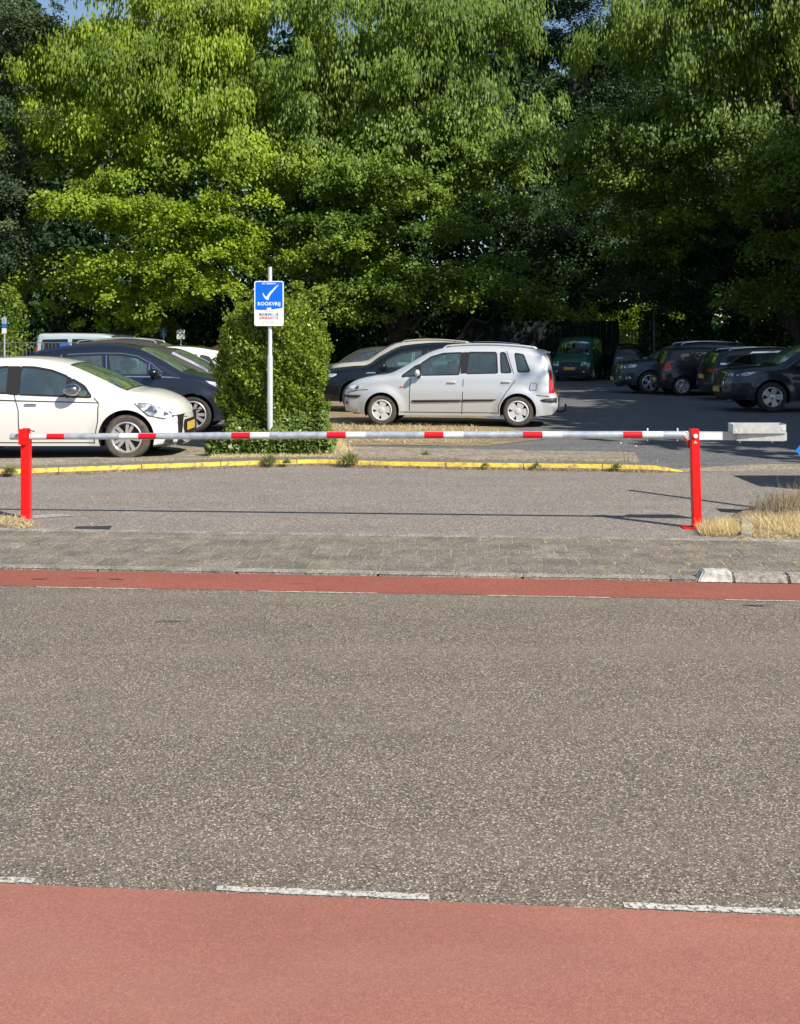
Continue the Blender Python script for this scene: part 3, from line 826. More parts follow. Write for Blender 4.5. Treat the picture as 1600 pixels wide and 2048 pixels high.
M['joint'] = ground_mat('joint_sand', (.42, .36, .23), .5, 120, 300, .3, bump=.6)
M['edging'] = obj_random_mat('edging_stone', [(.27, .25, .22), (.33, .31, .27)])
pave = band('pavement', 7.13, 8.66, .0165, M['joint'], -14, 14)
def paver_mesh(name, lx, ly, h, bev, mat):
    mb = MB(); mb.box((0, 0, 0), (lx, ly, h), bev=bev); bm_o = mb.build(name, mat); me = bm_o.data; bpy.data.objects.remove(bm_o); return me
PX = .262; rows = 5; PY = .262
slab_me = paver_mesh('paving_slab', PX-.006, PY-.006, .04, .003, M['slab'])
half_me = paver_mesh('paving_slab', PX/2-.006, PY-.006, .04, .003, M['slab'])
rot = math.atan(S)
for r_ in range(rows):
    yb = 7.235+PY*(r_+.5)
    for k in range(-17, 18):
        x = (k+(.5 if r_ % 2 else 0))*PX
        if abs(x) > .40*(yb+S*x)+.3: continue
        if r_ == 0 and 1.9 < x: pass
        t = bpy.data.objects.new('paving_slab', slab_me); link(t, pave)
        t.location = (x, yb+S*x, -.001+RNG.uniform(-.0012, .0012)); t.rotation_euler = (RNG.normal(0, .004), RNG.normal(0, .004), rot+RNG.normal(0, .004))
# flush edge stones between slabs and driveway, and a thin gutter edge to the red lane
edge_me = paver_mesh('edging_stone', .99, .094, .05, .004, M['edging'])
for k in range(-5, 6):
    x = k*1.0+.35
    for yb, w_ in ((7.235+PY*5+.055, 0), (7.18, 0)):
        if abs(x) > .4*yb+1: continue
        t = bpy.data.objects.new('edging_stone', edge_me); link(t, pave)
        t.location = (x, yb+S*x, -.004+RNG.uniform(-.001, .001)); t.rotation_euler = (0, 0, rot+RNG.normal(0, .002))
JT = []      # where small dry tufts grow in the joints
for r_ in range(rows):
    for k in range(4, 18):
        x = (k+.5+(.5 if r_ % 2 else 0))*PX
        if RNG.random() < .72:
            for q in np.linspace(-.1, .1, 4): JT.append((x+.0766*q*0, 7.235+PY*(r_+.5)+q*RNG.uniform(.3, 1)+S*x))
# raised kerb blocks near the right post
def kerb_block(mb, x0, x1, y0, yw, h, cut=0.0, taper=0.0):
    """battered kerb stone along the road, sloped front"""
    f, g = y0, y0+yw
    pts = []
    for x, tp in ((x0, taper), (x1, 0)):
        yy = S*x
        pts += [(x-(0 if not tp else 0), f+yy, 0), (x+tp, f+.035+yy, h), (x+tp, g+yy, h), (x, g+yy, 0)]
    return mb.add(pts, [(0, 1, 5, 4), (1, 2, 6, 5), (2, 3, 7, 6), (3, 2, 1, 0), (4, 5, 6, 7), (0, 4, 7, 3)])
M['kerb_white'] = simple('white_painted_kerb', (.48, .48, .44), .85, var=.45, vscale=26, bump=.7, bscale=70)
M['kerb_grey'] = simple('grey_kerb', (.27, .255, .22), .95, var=.45, vscale=34, bump=.8, bscale=80)
ke = empty('kerb', (2.02, 6.98, 0)); tag(ke, 'short low kerb at the pavement corner, its first block painted white', 'kerb')
def kerb_piece(x0, x1, mat, name, h, tp, lab=None):
    mb = MB(); kerb_block(mb, x0-2.02, x1-2.02, 7.115-6.98-.01+S*2.02, .125, h, taper=tp)
    o = mb.build(name, mat, ke); bm = bmesh.new(); bm.from_mesh(o.data)
    bmesh.ops.bevel(bm, geom=list(bm.edges), offset=.009, segments=2, affect='EDGES'); bm.to_mesh(o.data); bm.free()
    if lab: o['label'] = lab
kerb_piece(2.02, 2.255, M['kerb_white'], 'kerb_stone', .076, .05, 'white painted kerb stone')
kerb_piece(2.262, 2.62, M['kerb_grey'], 'kerb_stone', .062, 0)
kerb_piece(2.627, 3.6, M['kerb_grey'], 'kerb_stone', .06, 0)

# ------------------------------------------------------------------ yellow kerb and island
def yellow_mat():
    m, n = newmat('yellow_kerb_paint')
    p = nd(n, 'ShaderNodeBsdfPrincipled'); p.inputs['Roughness'].default_value = .75
    ge = nd(n, 'ShaderNodeNewGeometry')
    t = nd(n, 'ShaderNodeTexNoise'); t.inputs['Scale'].default_value = 14; t.inputs['Detail'].default_value = 9; t.inputs['Roughness'].default_value = .7
    n.links.new(ge.outputs['Position'], t.inputs['Vector'])
    r = ramp(n, [(.37, (.22, .18, .12)), (.43, (.50, .36, .07)), (.54, (.72, .52, .05)), (.8, (.80, .62, .08))]); n.links.new(t.outputs[0], r.inputs[0])
    n.links.new(r.outputs[0], p.inputs['Base Color']); out(n, p.outputs[0]); return m
M['yellow'] = yellow_mat()
M['kerb_brown'] = simple('dusty_kerb', (.22, .165, .11), .95, var=.5, vscale=20, bump=.7, bscale=60)
M['kerb_top'] = simple('kerb_top', (.155, .145, .125), .95, var=.3, vscale=14, bump=.6, bscale=60)
yk = empty('yellow_kerb', (0, 13.3, 0)); tag(yk, 'curved raised kerb with a worn yellow painted edge around the island', 'kerb')
cum = [0]
for a, b in zip(kc[:-1], kc[1:]): cum.append(cum[-1]+(b-a).length)
def kpt(sd):
    sd = max(0, min(cum[-1]-1e-6, sd)); i = max(j for j in range(len(cum)) if cum[j] <= sd); i = min(i, len(kc)-2)
    f = (sd-cum[i])/(cum[i+1]-cum[i]); d = (kc[i+1]-kc[i]).normalized(); return kc[i].lerp(kc[i+1], f), Vector((-d.y, d.x))
KH = .078
sd = cum[-1]; k = 0
while sd > 3.0:
    a = max(0, sd-.995); b = sd; n = 8; V = []; ring = 6
    for q in range(n+1):
        s_ = a+(b-a)*q/n; p, nn = kpt(s_); h = KH*min(1, .25+(cum[-1]-s_)/.45)+RNG.uniform(-.001, .001)
        for (u, z) in ((0, -.02), (.003, h*.36), (.020, h*.93), (.055, h), (.16, h), (.16, -.02)):
            V.append((p.x+nn.x*u, p.y+nn.y*u-13.3, z))
    Fc = []
    for q in range(n):
        for e in range(ring-1): Fc.append((q*ring+e, q*ring+e+1, (q+1)*ring+e+1, (q+1)*ring+e))
    Fc += [tuple(range(ring)), tuple(n*ring+e for e in range(ring-1, -1, -1))]
    o = mesh_obj('kerb_stone', V, Fc, M['kerb_brown'], yk)
    for mt in (M['yellow'], M['kerb_top']): o.data.materials.append(mt)
    for i, pg in enumerate(o.data.polygons):
        if i < n*(ring-1): pg.material_index = (0, 1, 1, 2, 2)[i % (ring-1)]
    bm = bmesh.new(); bm.from_mesh(o.data); bmesh.ops.recalc_face_normals(bm, faces=bm.faces); bm.to_mesh(o.data); bm.free()
    sd -= 1.003; k += 1
# island surface behind the kerb: slopes from the kerb top down to the lot
inner = [kpt(s_) for s_ in np.arange(0.2, cum[-1]-.3, .25)]
V = []; W_ = [.158, .45, .46, 1.2, 2.6]; Zs = [KH-.006, KH-.008, KH-.009, .045, -.016]
for p, nn in inner:
    for u, z in zip(W_, Zs): V.append((p.x+nn.x*u, p.y+nn.y*u, z))
m_ = len(W_)
def strip_faces(e): return [(q*m_+e, q*m_+e+1, (q+1)*m_+e+1, (q+1)*m_+e) for q in range(len(inner)-1)]
def sub(name, es, mat): return tag(mesh_obj(name, V, sum([strip_faces(e) for e in es], []), mat, None, False), kind='structure')
sub('kerb_pavers', [0], M['kerb_top']); sub('island', [2, 3], M['gravel'])
# brick paving on the island
def poly_bricks():
    mb = MB(); c = 0
    for r_ in range(40):
        y = 13.75+r_*.105
        for k in range(-10, 24):
            x = k*.21+(.105 if r_ % 2 else 0)
            if not (-.95 < x < 3.4): continue
            P0, P1 = .0, 0
            d0 = min((Vector((x, y))-p).length for p in kc)
            if d0 < .47 or d0 > 2.6 or x > 3.3-(y-13)*.55: continue
            z = np.interp(d0, W_, Zs)+.012
            mb.box((x, y, z-.02+RNG.uniform(-.0015, .0015)), (.2, .095, .04)); c += 1
    o = mb.build('brick_paving', M['brick']); tag(o, kind='stuff', label='weathered grey brown brick paving behind the yellow kerb', cat='paving')
M['brick'] = ground_mat('paving_brick', (.36, .305, .24), .4, 26, 90, .22, bump=.4)
poly_bricks()
# bare straw-covered ground around and under the parked cars
sheet('dry_verge', [(-2.3, 16.6), (1.4, 16.4), (3.0, 18.2), (2.2, 19.4), (1.9, 23), (1.7, 29), (-3.6, 29), (-3.3, 20)], -.006, M['straw_soil'])
sheet('dry_verge', [(-4.0, 14.2), (-2.4, 15.0), (-2.2, 17.5), (-2.6, 21), (-3.6, 21), (-3.9, 17)], -.0045, M['gravel'])
# verge beside each barrier post
V1 = [(2.75, ln(8.73)(2.75)), (2.8, 9.15), (3.15, 9.75), (3.75, 10.55), (4.5, 11.3), (7, 12.0), (12, 12.4), (12, ln(8.73)(12))]
V2 = [(-12, 9.62), (-4, 9.62+.0), (-3.5, 9.48), (-3.2, 9.22), (-3.35, ln(8.76)(-3.35)), (-12, ln(8.76)(-12))]
def mound(name, poly, h):
    c = Vector((sum(p[0] for p in poly)/len(poly), sum(p[1] for p in poly)/len(poly)))
    P2 = [Vector(p)+(c-Vector(p)).normalized()*.12 for p in poly]; n = len(poly)
    V = [(p[0], p[1], -.004) for p in poly]+[(p.x, p.y, h) for p in P2]
    return tag(mesh_obj(name, V, [(i, (i+1) % n, n+(i+1) % n, n+i) for i in range(n)]+[tuple(range(n, 2*n))], M['straw_soil']), kind='structure')
mound('verge', V1, .03); mound('verge', V2, .03)
# stone edging strip that crosses the right verge
mb = MB(); mb.box((3.02, 8.93, .012), (.09, .80, .07), rz=-.34, bev=.008); tag(mb.build('edging_block', M['concrete']), 'narrow grey concrete edging block in the dry grass beside the right post', 'edging')
# shadow-like dark patch of asphalt at the left edge of the driveway
dx, dy = G(183, 1058)
mb = MB(); mb.box((dx, dy, -.001), (.31, .24, .012), rz=.1, bev=.002); tag(mb.build('dark_asphalt_patch', simple('dark_asphalt', (.045, .048, .05), .6, .4, var=.3, vscale=40)), 'shadow-like dark patch of asphalt at the driveway edge by the left post', 'asphalt patch')

# ------------------------------------------------------------------ grass
def blades(n, pos, height, mats, name, label, width=.004, lean=.5, curl=.35, zbase=0.0, tintmat=None, segs=3):
    """pos: function n -> (x, y, z, hscale)"""
    X, Y, Z, hs = pos(n)
    n = len(X); h = height*hs*RNG.uniform(.5, 1.15, n); az = RNG.uniform(0, 2*np.pi, n); ln_ = RNG.uniform(.1, 1, n)*lean
    fa = RNG.uniform(0, np.pi, n); wd = width*RNG.uniform(.6, 1.4, n)
    t = np.linspace(0, 1, segs+1)
    v = np.zeros((n, (segs+1)*2, 3))
    for k, tt in enumerate(t):
        off = h*(ln_*tt+curl*ln_*tt*tt)
        cx = X+np.cos(az)*off; cy = Y+np.sin(az)*off; cz = Z+h*tt*(1-.25*ln_*tt)
        ww = wd*(1-.85*tt)
        v[:, 2*k] = np.stack([cx-np.cos(fa)*ww, cy-np.sin(fa)*ww, cz], 1); v[:, 2*k+1] = np.stack([cx+np.cos(fa)*ww, cy+np.sin(fa)*ww, cz], 1)
    m = (segs+1)*2
    f = np.concatenate([np.stack([np.arange(n)*m+2*k, np.arange(n)*m+2*k+1, np.arange(n)*m+2*k+3, np.arange(n)*m+2*k+2], 1) for k in range(segs)])
    return quads(name, v.reshape(-1, 3), f, tintmat, np.tile(np.clip(RNG.normal(.5, .28, n), 0, 1), segs), label)
def quads(name, v, f, mat, tint=None, label=None, cat=None, parent=None, kind=None):
    me = bpy.data.meshes.new(name); nv, nf = len(v), len(f)
    me.vertices.add(nv); me.vertices.foreach_set('co', v.astype(np.float32).ravel())
    me.loops.add(nf*4); me.loops.foreach_set('vertex_index', f.astype(np.int32).ravel())
    me.polygons.add(nf); me.polygons.foreach_set('loop_start', np.arange(0, nf*4, 4, dtype=np.int32))
    me.update(calc_edges=True)
    if tint is not None:
        a = me.attributes.new('tint', 'FLOAT', 'FACE'); a.data.foreach_set('value', tint.astype(np.float32))
    me.materials.append(mat)
    o = bpy.data.objects.new(name, me); link(o, parent)
    if label: tag(o, label, cat)
    if kind: o['kind'] = kind
    return o
def in_poly(poly, dense=None):
    xs = [p[0] for p in poly]; ys = [p[1] for p in poly]
    def f(n):
        X = []; Y = []
        while len(X) < n:
            x = RNG.uniform(min(xs), max(xs)); y = RNG.uniform(min(ys), max(ys))
            if inpoly(x, y, poly) and (dense is None or RNG.random() < dense(x, y)): X.append(x); Y.append(y)
        X = np.array(X); Y = np.array(Y)
        return X, Y, np.full(n, 0.0), RNG.uniform(.5, 1.1, n)
    return f
M['straw'] = leafmat('dry_grass', (.48, .37, .18), (.95, .84, .52), .3, .8, (1.1, 1, .75))
M['straw_pale'] = leafmat('pale_dry_grass', (.22, .17, .11), (.64, .54, .38), .3, .8, (1.05, 1, .9))
M['weed'] = leafmat('weed_green', (.08, .12, .03), (.42, .44, .20), .3, .6)
def tufts(centres, spread, hh):
    def f(n):
        i = RNG.integers(0, len(centres), n); c = np.array(centres)[i]
        r = np.abs(RNG.normal(0, 1, n))*spread; a = RNG.uniform(0, 2*np.pi, n)
        return c[:, 0]+r*np.cos(a), c[:, 1]+r*np.sin(a)*.8, np.full(n, .0), np.clip(1.1-r/(spread*3), .2, 1.1)*hh
    return f
def grass(name, n, pos, height, mat, label, **kw):
    return tag(blades(n, pos, height, None, name, label, tintmat=mat, **kw), label, 'grass', kind='stuff')
VG = [(2.72, ln(8.74)(2.72)), (2.8, 9.12), (3.3, 9.35), (3.8, 9.6), (4.6, 10.1), (5.2, 10.6), (5.2, ln(8.74)(5.2))]
def dz(x, y):
    if abs((x-3.02)*.94+(y-8.93)*.33) < .07: return .06
    if x < 2.98: return .4
    return 1
grass('dry_grass', 9000, in_poly([(2.98, 8.53), (3.05, 9.2), (3.35, 9.3), (3.8, 9.5), (4.6, 9.9), (4.6, 8.4)], dz), .125, M['straw'], 'bright dry yellow grass beside the right barrier post', width=.0028, lean=1.0)
grass('dry_grass', 2600, in_poly([(2.55, 8.66), (2.60, 8.98), (2.72, 9.1), (2.98, 9.25), (2.98, 8.58)]), .10, M['straw'], 'short dry grass round the foot of the right post', width=.003, lean=.9)
grass('dry_grass', 2600, in_poly([(3.2, 9.3), (3.35, 9.85), (3.9, 10.5), (4.6, 11.1), (5.2, 11.0), (5.0, 10.0), (3.8, 9.5)]), .25, M['straw_pale'], 'tall wispy brown dry grass at the far edge of the right verge', width=.0022, lean=.7)
grass('dry_grass', 3600, in_poly([(-4.6, 9.55), (-3.55, 9.45), (-3.28, 9.2), (-3.3, 9.02), (-4.6, 9.08)]), .07, M['straw'], 'short trampled dry grass at the foot of the left post', width=.0032, lean=1.0)
def along_kerb(off0, off1):
    def f(n):
        s_ = RNG.uniform(2.5, cum[-1]-.2, n)
        # bunching
        keep = RNG.random(n) < .35+.65*(np.sin(s_*5.1)+np.sin(s_*2.3+1)+np.sin(s_*11.7)*.7 > .2)
        s_ = s_[keep]; P = [kpt(q) for q in s_]; u = RNG.uniform(off0, off1, len(s_))
        X = np.array([p.x+nn.x*q for (p, nn), q in zip(P, u)]); Y = np.array([p.y+nn.y*q for (p, nn), q in zip(P, u)])
        return X, Y, np.full(len(X), 0.), RNG.uniform(.4, 1.1, len(X))
    return f
grass('dry_grass', 7000, along_kerb(-.10, .012), .075, M['straw_pale'], 'dry grass and litter lying along the front of the yellow kerb', width=.003, lean=1.3)
def zlift(f, z):
    def g(n):
        X, Y, Z, h = f(n); return X, Y, Z+z, h
    return g
grass('dry_grass', 3500, zlift(along_kerb(.17, .6), KH-.01), .07, M['straw_pale'], 'thin dry grass growing behind the yellow kerb', width=.0025, lean=.9)
grass('dry_grass', 5000, in_poly([(-1.9, 16.9), (1.1, 16.7), (2.2, 17.9), (1.8, 19.2), (1.3, 20.6), (-2.0, 22)]), .07, M['straw'], 'patchy dry grass in front of the silver car', width=.004, lean=1.2)
grass('dry_grass', 2600, in_poly([(-1.1, 13.9), (-.55, 13.85), (-.75, 15.5), (-1.0, 17), (-1.5, 17)]), .16, M['straw'], 'strip of long dry grass at the right end of the ivy', width=.0035, lean=.9)
grass('dry_grass', 1500, zlift(in_poly([(-2.6, 14.05), (-.9, 14.05), (-.9, 14.35), (-2.6, 14.35)]), KH-.02), .06, M['straw'], 'dry litter under the front of the ivy', width=.004, lean=1.4)
grass('dry_grass', 1500, zlift(tufts(JT, .010, 1.0), .017), .014, M['straw'], 'tiny dry tufts growing in the joints of the pavement slabs', width=.0028, lean=1.6)
weedpos = [G(540, 925), G(700, 918), G(686, 905), G(975, 935), G(1078, 936), G(1228, 930)]
for i, (wx, wy) in enumerate([(-1.72, 13.50), (-.66, 13.5), (-1.5, 13.52), (1.1, 13.2), (1.75, 13.15), (2.75, 13.02), (-4.75, 12.5), (.35, 14.4)]):
    lab = ['bushy green weed against the yellow kerb in front of the ivy', 'green weed on the yellow kerb just right of the ivy', 'small weed beside the bushy weed in front of the ivy', 'tiny weed at the foot of the yellow kerb below the silver car',
           'second tiny weed further right along the yellow kerb', 'small weed near the right end of the yellow kerb', 'bright green tuft at the yellow kerb beside the left post', 'small green weed standing in the brick paving'][i]
    n = [300, 330, 130, 80, 90, 110, 190, 80][i]; hh = [.15, .17, .08, .06, .07, .08, .12, .09][i]
    e = blades(n, tufts([(wx, wy)], .06 if n > 200 else .035, 1.0), hh, None, 'weed', lab, tintmat=M['weed'], width=.006, lean=.9)
    e['category'] = 'weed'; e['kind'] = 'thing'
    e.data.transform(Matrix.Translation((0, 0, KH*.6 if i < 7 else KH*.7)))
# dandelion-like stalks near the kerb end
for i, (px, py, h_) in enumerate([(1270, 903, .24), (1280, 899, .30), (1290, 905, .2)]):
    x, y = 2.95+.05*i, 13.45
    mb = MB(); mb.path([(x, y, KH), (x+.02*(i-1), y, KH+h_*.6), (x+.05*(i-1), y+.01, KH+h_)], [.003, .002, .002], 5)
    q = mb.build('wildflower', M['straw_pale']); tag(q, ('short', 'tallest', 'lowest')[i]+' dry flower stalk near the end of the yellow kerb, '+('on the pavers side', 'between two shorter ones', 'towards the red post')[i], 'wildflower', 'dry flower stalks by the kerb')
    f = MB(); f.ell((x+.05*(i-1), y+.01, KH+h_), (.012, .012, .010), 8, 5); f.build('seed_head', M['tape_white'], q, True)

# ------------------------------------------------------------------ leaves
def leaf_quads(P, D, U, L, Wd):
    """P centre, D long direction, U normal-ish; diamond leaves, folded a little"""
    Sd = np.cross(D, U); Sd /= np.linalg.norm(Sd, axis=1, keepdims=True)+1e-9
    n = len(P); v = np.zeros((n, 4, 3))
    Nn = np.cross(Sd, D)
    v[:, 0] = P-D*L[:, None]*.5; v[:, 2] = P+D*L[:, None]*.5
    v[:, 1] = P+Sd*Wd[:, None]*.5+Nn*Wd[:, None]*.18-D*L[:, None]*.08; v[:, 3] = P-Sd*Wd[:, None]*.5+Nn*Wd[:, None]*.18-D*L[:, None]*.08
    return v.reshape(-1, 3), np.arange(n*4).reshape(n, 4)
def unit(v): return v/(np.linalg.norm(v, axis=1, keepdims=True)+1e-9)
def crown(name, parent, mat, lobes, pads, per, leaf=.15, pad=(1.0, .35), front=.75, droop=.35, hang_z=99., seed=1, hue=.5, fill_=.12, label=None, kind=None, stretch=2.2, up=.55):
    """lobes: list of (centre, radii). Sprays of leaves sit through the outer part of every lobe."""
    g = np.random.default_rng(seed)
    vol = np.array([l[1][0]*l[1][2] for l in lobes]); pr = vol/vol.sum()
    # boughs: each bears several sprays, with dark gaps left between the boughs
    nb = max(6, pads//10)
    li = g.choice(len(lobes), nb, p=pr)
    d = unit(g.normal(0, 1, (nb, 3)))
    fl = (d[:, 1] > 0) & (g.random(nb) < front); d[fl, 1] *= -1
    low = (d[:, 2] < -.3) & (g.random(nb) < .45); d[low, 2] *= -1
    C = np.array([lobes[i][0] for i in li], float); Rr = np.array([lobes[i][1] for i in li], float)
    inner = g.random(nb) < fill_
    rad = np.where(inner, g.uniform(.15, .65, nb), g.uniform(.72, 1.04, nb))
    BC = C+d*Rr*rad[:, None]
    bi = g.integers(0, nb, pads); d = d[bi]
    spread = np.where(inner[bi], 1.6, 1.0)[:, None]
    PC = BC[bi]+g.normal(0, 1, (pads, 3))*np.array([.95, .8, .22])*pad[0]*spread*.8
    PC[:, 2] -= .12*np.hypot(PC[:, 0]-BC[bi, 0], PC[:, 1]-BC[bi, 1])
    outd = unit(d*np.array([1, 1, .25]))
    n = pads*per; pi = np.repeat(np.arange(pads), per)
    ps = pad[0]*g.uniform(.5, 1.35, pads)
    # each spray: a few twigs fanning outward and drooping
    tw = g.integers(0, 7, n); twa = g.uniform(-1.25, 1.25, (pads, 7))[pi, tw]; twl = g.uniform(.5, 1.0, (pads, 7))[pi, tw]
    u = g.random(n)**.7
    o2 = outd[pi]; ca, sa = np.cos(twa), np.sin(twa)
    dirx = o2[:, 0]*ca-o2[:, 1]*sa; diry = o2[:, 0]*sa+o2[:, 1]*ca
    r_ = u*twl*ps[pi]
    P = PC[pi].copy(); P[:, 0] += dirx*r_; P[:, 1] += diry*r_
    P[:, 2] += o2[:, 2]*r_*.3-droop*r_**2/ps[pi]+g.normal(0, pad[1]*.32, n)*ps[pi]
    P += g.normal(0, .10, (n, 3))*ps[pi][:, None]
    hang = np.clip((P[:, 2]-hang_z+2.5)/7., 0, 1)
    P[:, 2] -= hang*g.uniform(0, 1, n)*ps[pi]*.9
    D = unit(np.stack([dirx, diry, -.35+0*dirx], 1)+g.normal(0, .55, (n, 3))); D = unit(D*(1-hang[:, None]*.8)+np.array([0, 0, -1.])*hang[:, None]*1.3)
    U = unit(np.array([0, 0, up])+g.normal(0, .36, (n, 3))+np.array([.28, -.42, 0]))
    L = leaf*g.uniform(.7, 1.35, n)*(1+hang*(stretch-1)); Wd = leaf*g.uniform(.6, 1.0, n)*(1-.3*hang)
    v, f = leaf_quads(P, D, U, L, Wd)
    t = np.clip(hue+g.normal(0, .19, nb)[bi][pi]+g.normal(0, .09, pads)[pi]+g.normal(0, .13, n), 0, 1)
    return quads(name, v, f, mat, t, None, None, parent, kind)
def limb(mb, a, b, r0, r1, wob=.25, n=6, seed=0):
    g = np.random.default_rng(seed); a = np.array(a, float); b = np.array(b, float); L = np.linalg.norm(b-a)
    pts = [a+(b-a)*k/n+(g.normal(0, wob*L/14, 3) if 0 < k < n else 0) for k in range(n+1)]
    mb.path([tuple(p) for p in pts], [r0+(r1-r0)*k/n for k in range(n+1)], 9); return pts
def tree(name, label, base, top, r, mat, lobes, pads, per, seed, group=None, limbs=8, lean=0, **kw):
    root = empty(name, (base[0], base[1], 0)); tag(root, label, 'tree', group)
    B = np.array([base[0], base[1], 0.])
    loc = [((l[0][0]-B[0], l[0][1]-B[1], l[0][2]), l[1]) for l in lobes]
    tb = MB(); g = np.random.default_rng(seed+99)
    tp = limb(tb, (0, 0, -.1), (lean, 0, top), r, r*.25, .3, 9, seed); tb.build('trunk', M['bark'], root, True)
    for k in range(limbs):
        l = loc[k % len(loc)]; c = np.array(l[0])+g.uniform(-.6, .6, 3)*np.array(l[1])*.9
        z0 = max(1.6, min(top*.85, c[2]-g.uniform(1.0, 3.5))); q = int(z0/top*9); st = tp[min(8, q)]
        lb_ = MB(); p2 = limb(lb_, st, c, r*.38, .03, .5, 7, seed*7+k)
        for j in range(3):
            s0 = p2[3+j]; e0 = np.array(s0)+g.normal(0, 1.1, 3); limb(lb_, s0, e0, .06, .015, .5, 4, seed+j+k)
        lb_.build('limb', M['bark'], root, True)
    crown('crown', root, mat, loc, pads, per, seed=seed, **kw)
    return root
# ------------------------------------------------------------------ trees
M['maple'] = leafmat('maple_leaf', (.065, .135, .010), (.350, .460, .032), .38)
M['maple_mid'] = leafmat('maple_leaf_mid', (.050, .112, .014), (.275, .395, .048), .36)
M['maple2'] = leafmat('mid_green_leaf', (.045, .105, .014), (.235, .330, .034), .34)
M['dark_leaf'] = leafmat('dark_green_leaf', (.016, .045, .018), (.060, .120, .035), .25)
M['blue_leaf'] = leafmat('grey_green_leaf', (.030, .060, .030), (.115, .165, .070), .25)
M['hedge_leaf'] = leafmat('hedge_leaf', (.070, .130, .012), (.330, .430, .055), .32, .33)
M['ivy_leaf'] = leafmat('ivy_leaf', (.045, .095, .014), (.220, .300, .070), .25, .33)

def E(px, py, d, rx, rz, ry=None):
    """lobe whose centre shows at a place of the view, at depth d; sizes in metres"""
    return (((px-800)*d/F, d, H-(py-YH)*d/F), (rx, ry or rx, rz))
T1 = [E(290, 590, 47.6, 4.0, 1.0, 2.4), E(150, 600, 49, 2.6, 1.0, 2), E(300, 110, 50, 5.6, 5.0, 4.5), E(185, 330, 50, 3.0, 3.0, 3), E(260, 430, 48.5, 3.4, 2.2, 3), E(380, 330, 48.5, 4.2, 3.2, 3.2), E(330, 560, 49, 4.0, 1.9, 3.2), E(200, 190, 50.5, 3.1, 3.4), E(440, 130, 51, 3.4, 4.6), E(560, 60, 53, 2.6, 4.2), E(190, 500, 50, 2.8, 2.2), E(440, 470, 49, 3., 2.)]
tree('maple_tree', 'broad bright green maple with layered branches above the white vans', ((300-800)*51.5/F, 51.5), 15, .42, M['maple'], T1, 1180, 115, 3, limbs=10, fill_=.3, stretch=1.6, leaf=.155, hang_z=9.5, hue=.62, pad=(1.25, .30))
T2 = [E(780, 600, 47.8, 4.6, 1.0, 2.4), E(960, 610, 48.5, 3.4, .9, 2), E(720, 120, 50, 4.8, 5.4, 4.2), E(880, 160, 50.5, 4.6, 5.2, 4), E(640, 400, 48.5, 3.4, 2.4, 3), E(860, 400, 48.5, 4.6, 2.8, 3), E(900, 560, 48, 3.6, 1.8, 2.6), E(980, 330, 49, 3.0, 4.0, 3), E(700, 560, 49.5, 3.2, 1.9, 2.6), E(600, 230, 51.5, 2.8, 4), E(760, 460, 48.5, 3.6, 2.2, 3)]
tree('maple_tree', 'large green tree with drooping foliage behind the blue sign and silver car', ((800-800)*51.5/F, 51.5), 16, .45, M['maple_mid'], T2, 1280, 115, 5, limbs=11, fill_=.3, stretch=1.7, leaf=.155, hang_z=9.5, hue=.5, pad=(1.2, .30))
T3 = [E(15, 180, 48.5, 2.6, 6.5), E(10, 480, 49, 2.2, 3.6), E(-60, 300, 50, 3, 6)]
tree('conifer', 'dark grey green tree at the edge of the lot behind the parking sign post', ((0-800)*49.5/F, 49.5), 15, .35, M['blue_leaf'], T3, 620, 110, 7, fill_=.3, limbs=5, leaf=.13, hue=.45, pad=(1.0, .4), droop=.6)
T4 = [E(1180, 150, 58, 4.2, 7.0), E(1140, -10, 59, 4.0, 4.6), E(1190, 120, 60, 3.2, 4.5), E(1080, 500, 53, 3.6, 3.6, 2.6), E(1200, 520, 54, 4, 3.4, 3), E(1130, 330, 57, 4.2, 4.2)]
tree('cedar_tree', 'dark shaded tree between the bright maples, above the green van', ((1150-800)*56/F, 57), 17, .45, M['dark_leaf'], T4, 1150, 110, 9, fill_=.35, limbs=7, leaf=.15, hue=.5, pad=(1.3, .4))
T5 = [E(1560, 560, 42, 2.2, 1.8, 2.0), E(1480, 100, 41, 4.8, 4.4, 3.6), E(1330, 300, 43, 2.8, 2.6, 2.6), E(1400, 30, 41, 3.4, 3.2, 3), E(1560, 330, 39, 3.4, 3.4, 3), E(1300, 420, 45, 2.8, 2.0, 2.4)]
tree('maple_tree', 'tall maple over the dark parked cars, bright only at its top', ((1570-800)*44/F, 44), 14, .42, M['maple2'], T5, 950, 115, 13, fill_=.3, stretch=1.6, limbs=9, leaf=.145, hang_z=8.5, hue=.55, pad=(1.15, .32))
T6 = [E(1480, 570, 46.5, 4.5, 1.6, 2.2), E(1330, 600, 50, 3.0, 1.2, 2.2), E(1400, 520, 50, 4.2, 2.6, 3), E(1540, 480, 48, 4.0, 3.2, 3), E(1640, 250, 50, 4.5, 6), E(1280, 560, 52, 3.2, 1.9, 2.6), E(1460, 600, 50, 3.6, 1.4, 2.5)]
tree('maple_tree', 'deep shaded tree with low branches above the dark cars', ((1420-800)*52/F, 52.5), 13, .4, M['dark_leaf'], T6, 1000, 110, 17, fill_=.35, limbs=8, leaf=.14, hue=.42, pad=(1.15, .35))
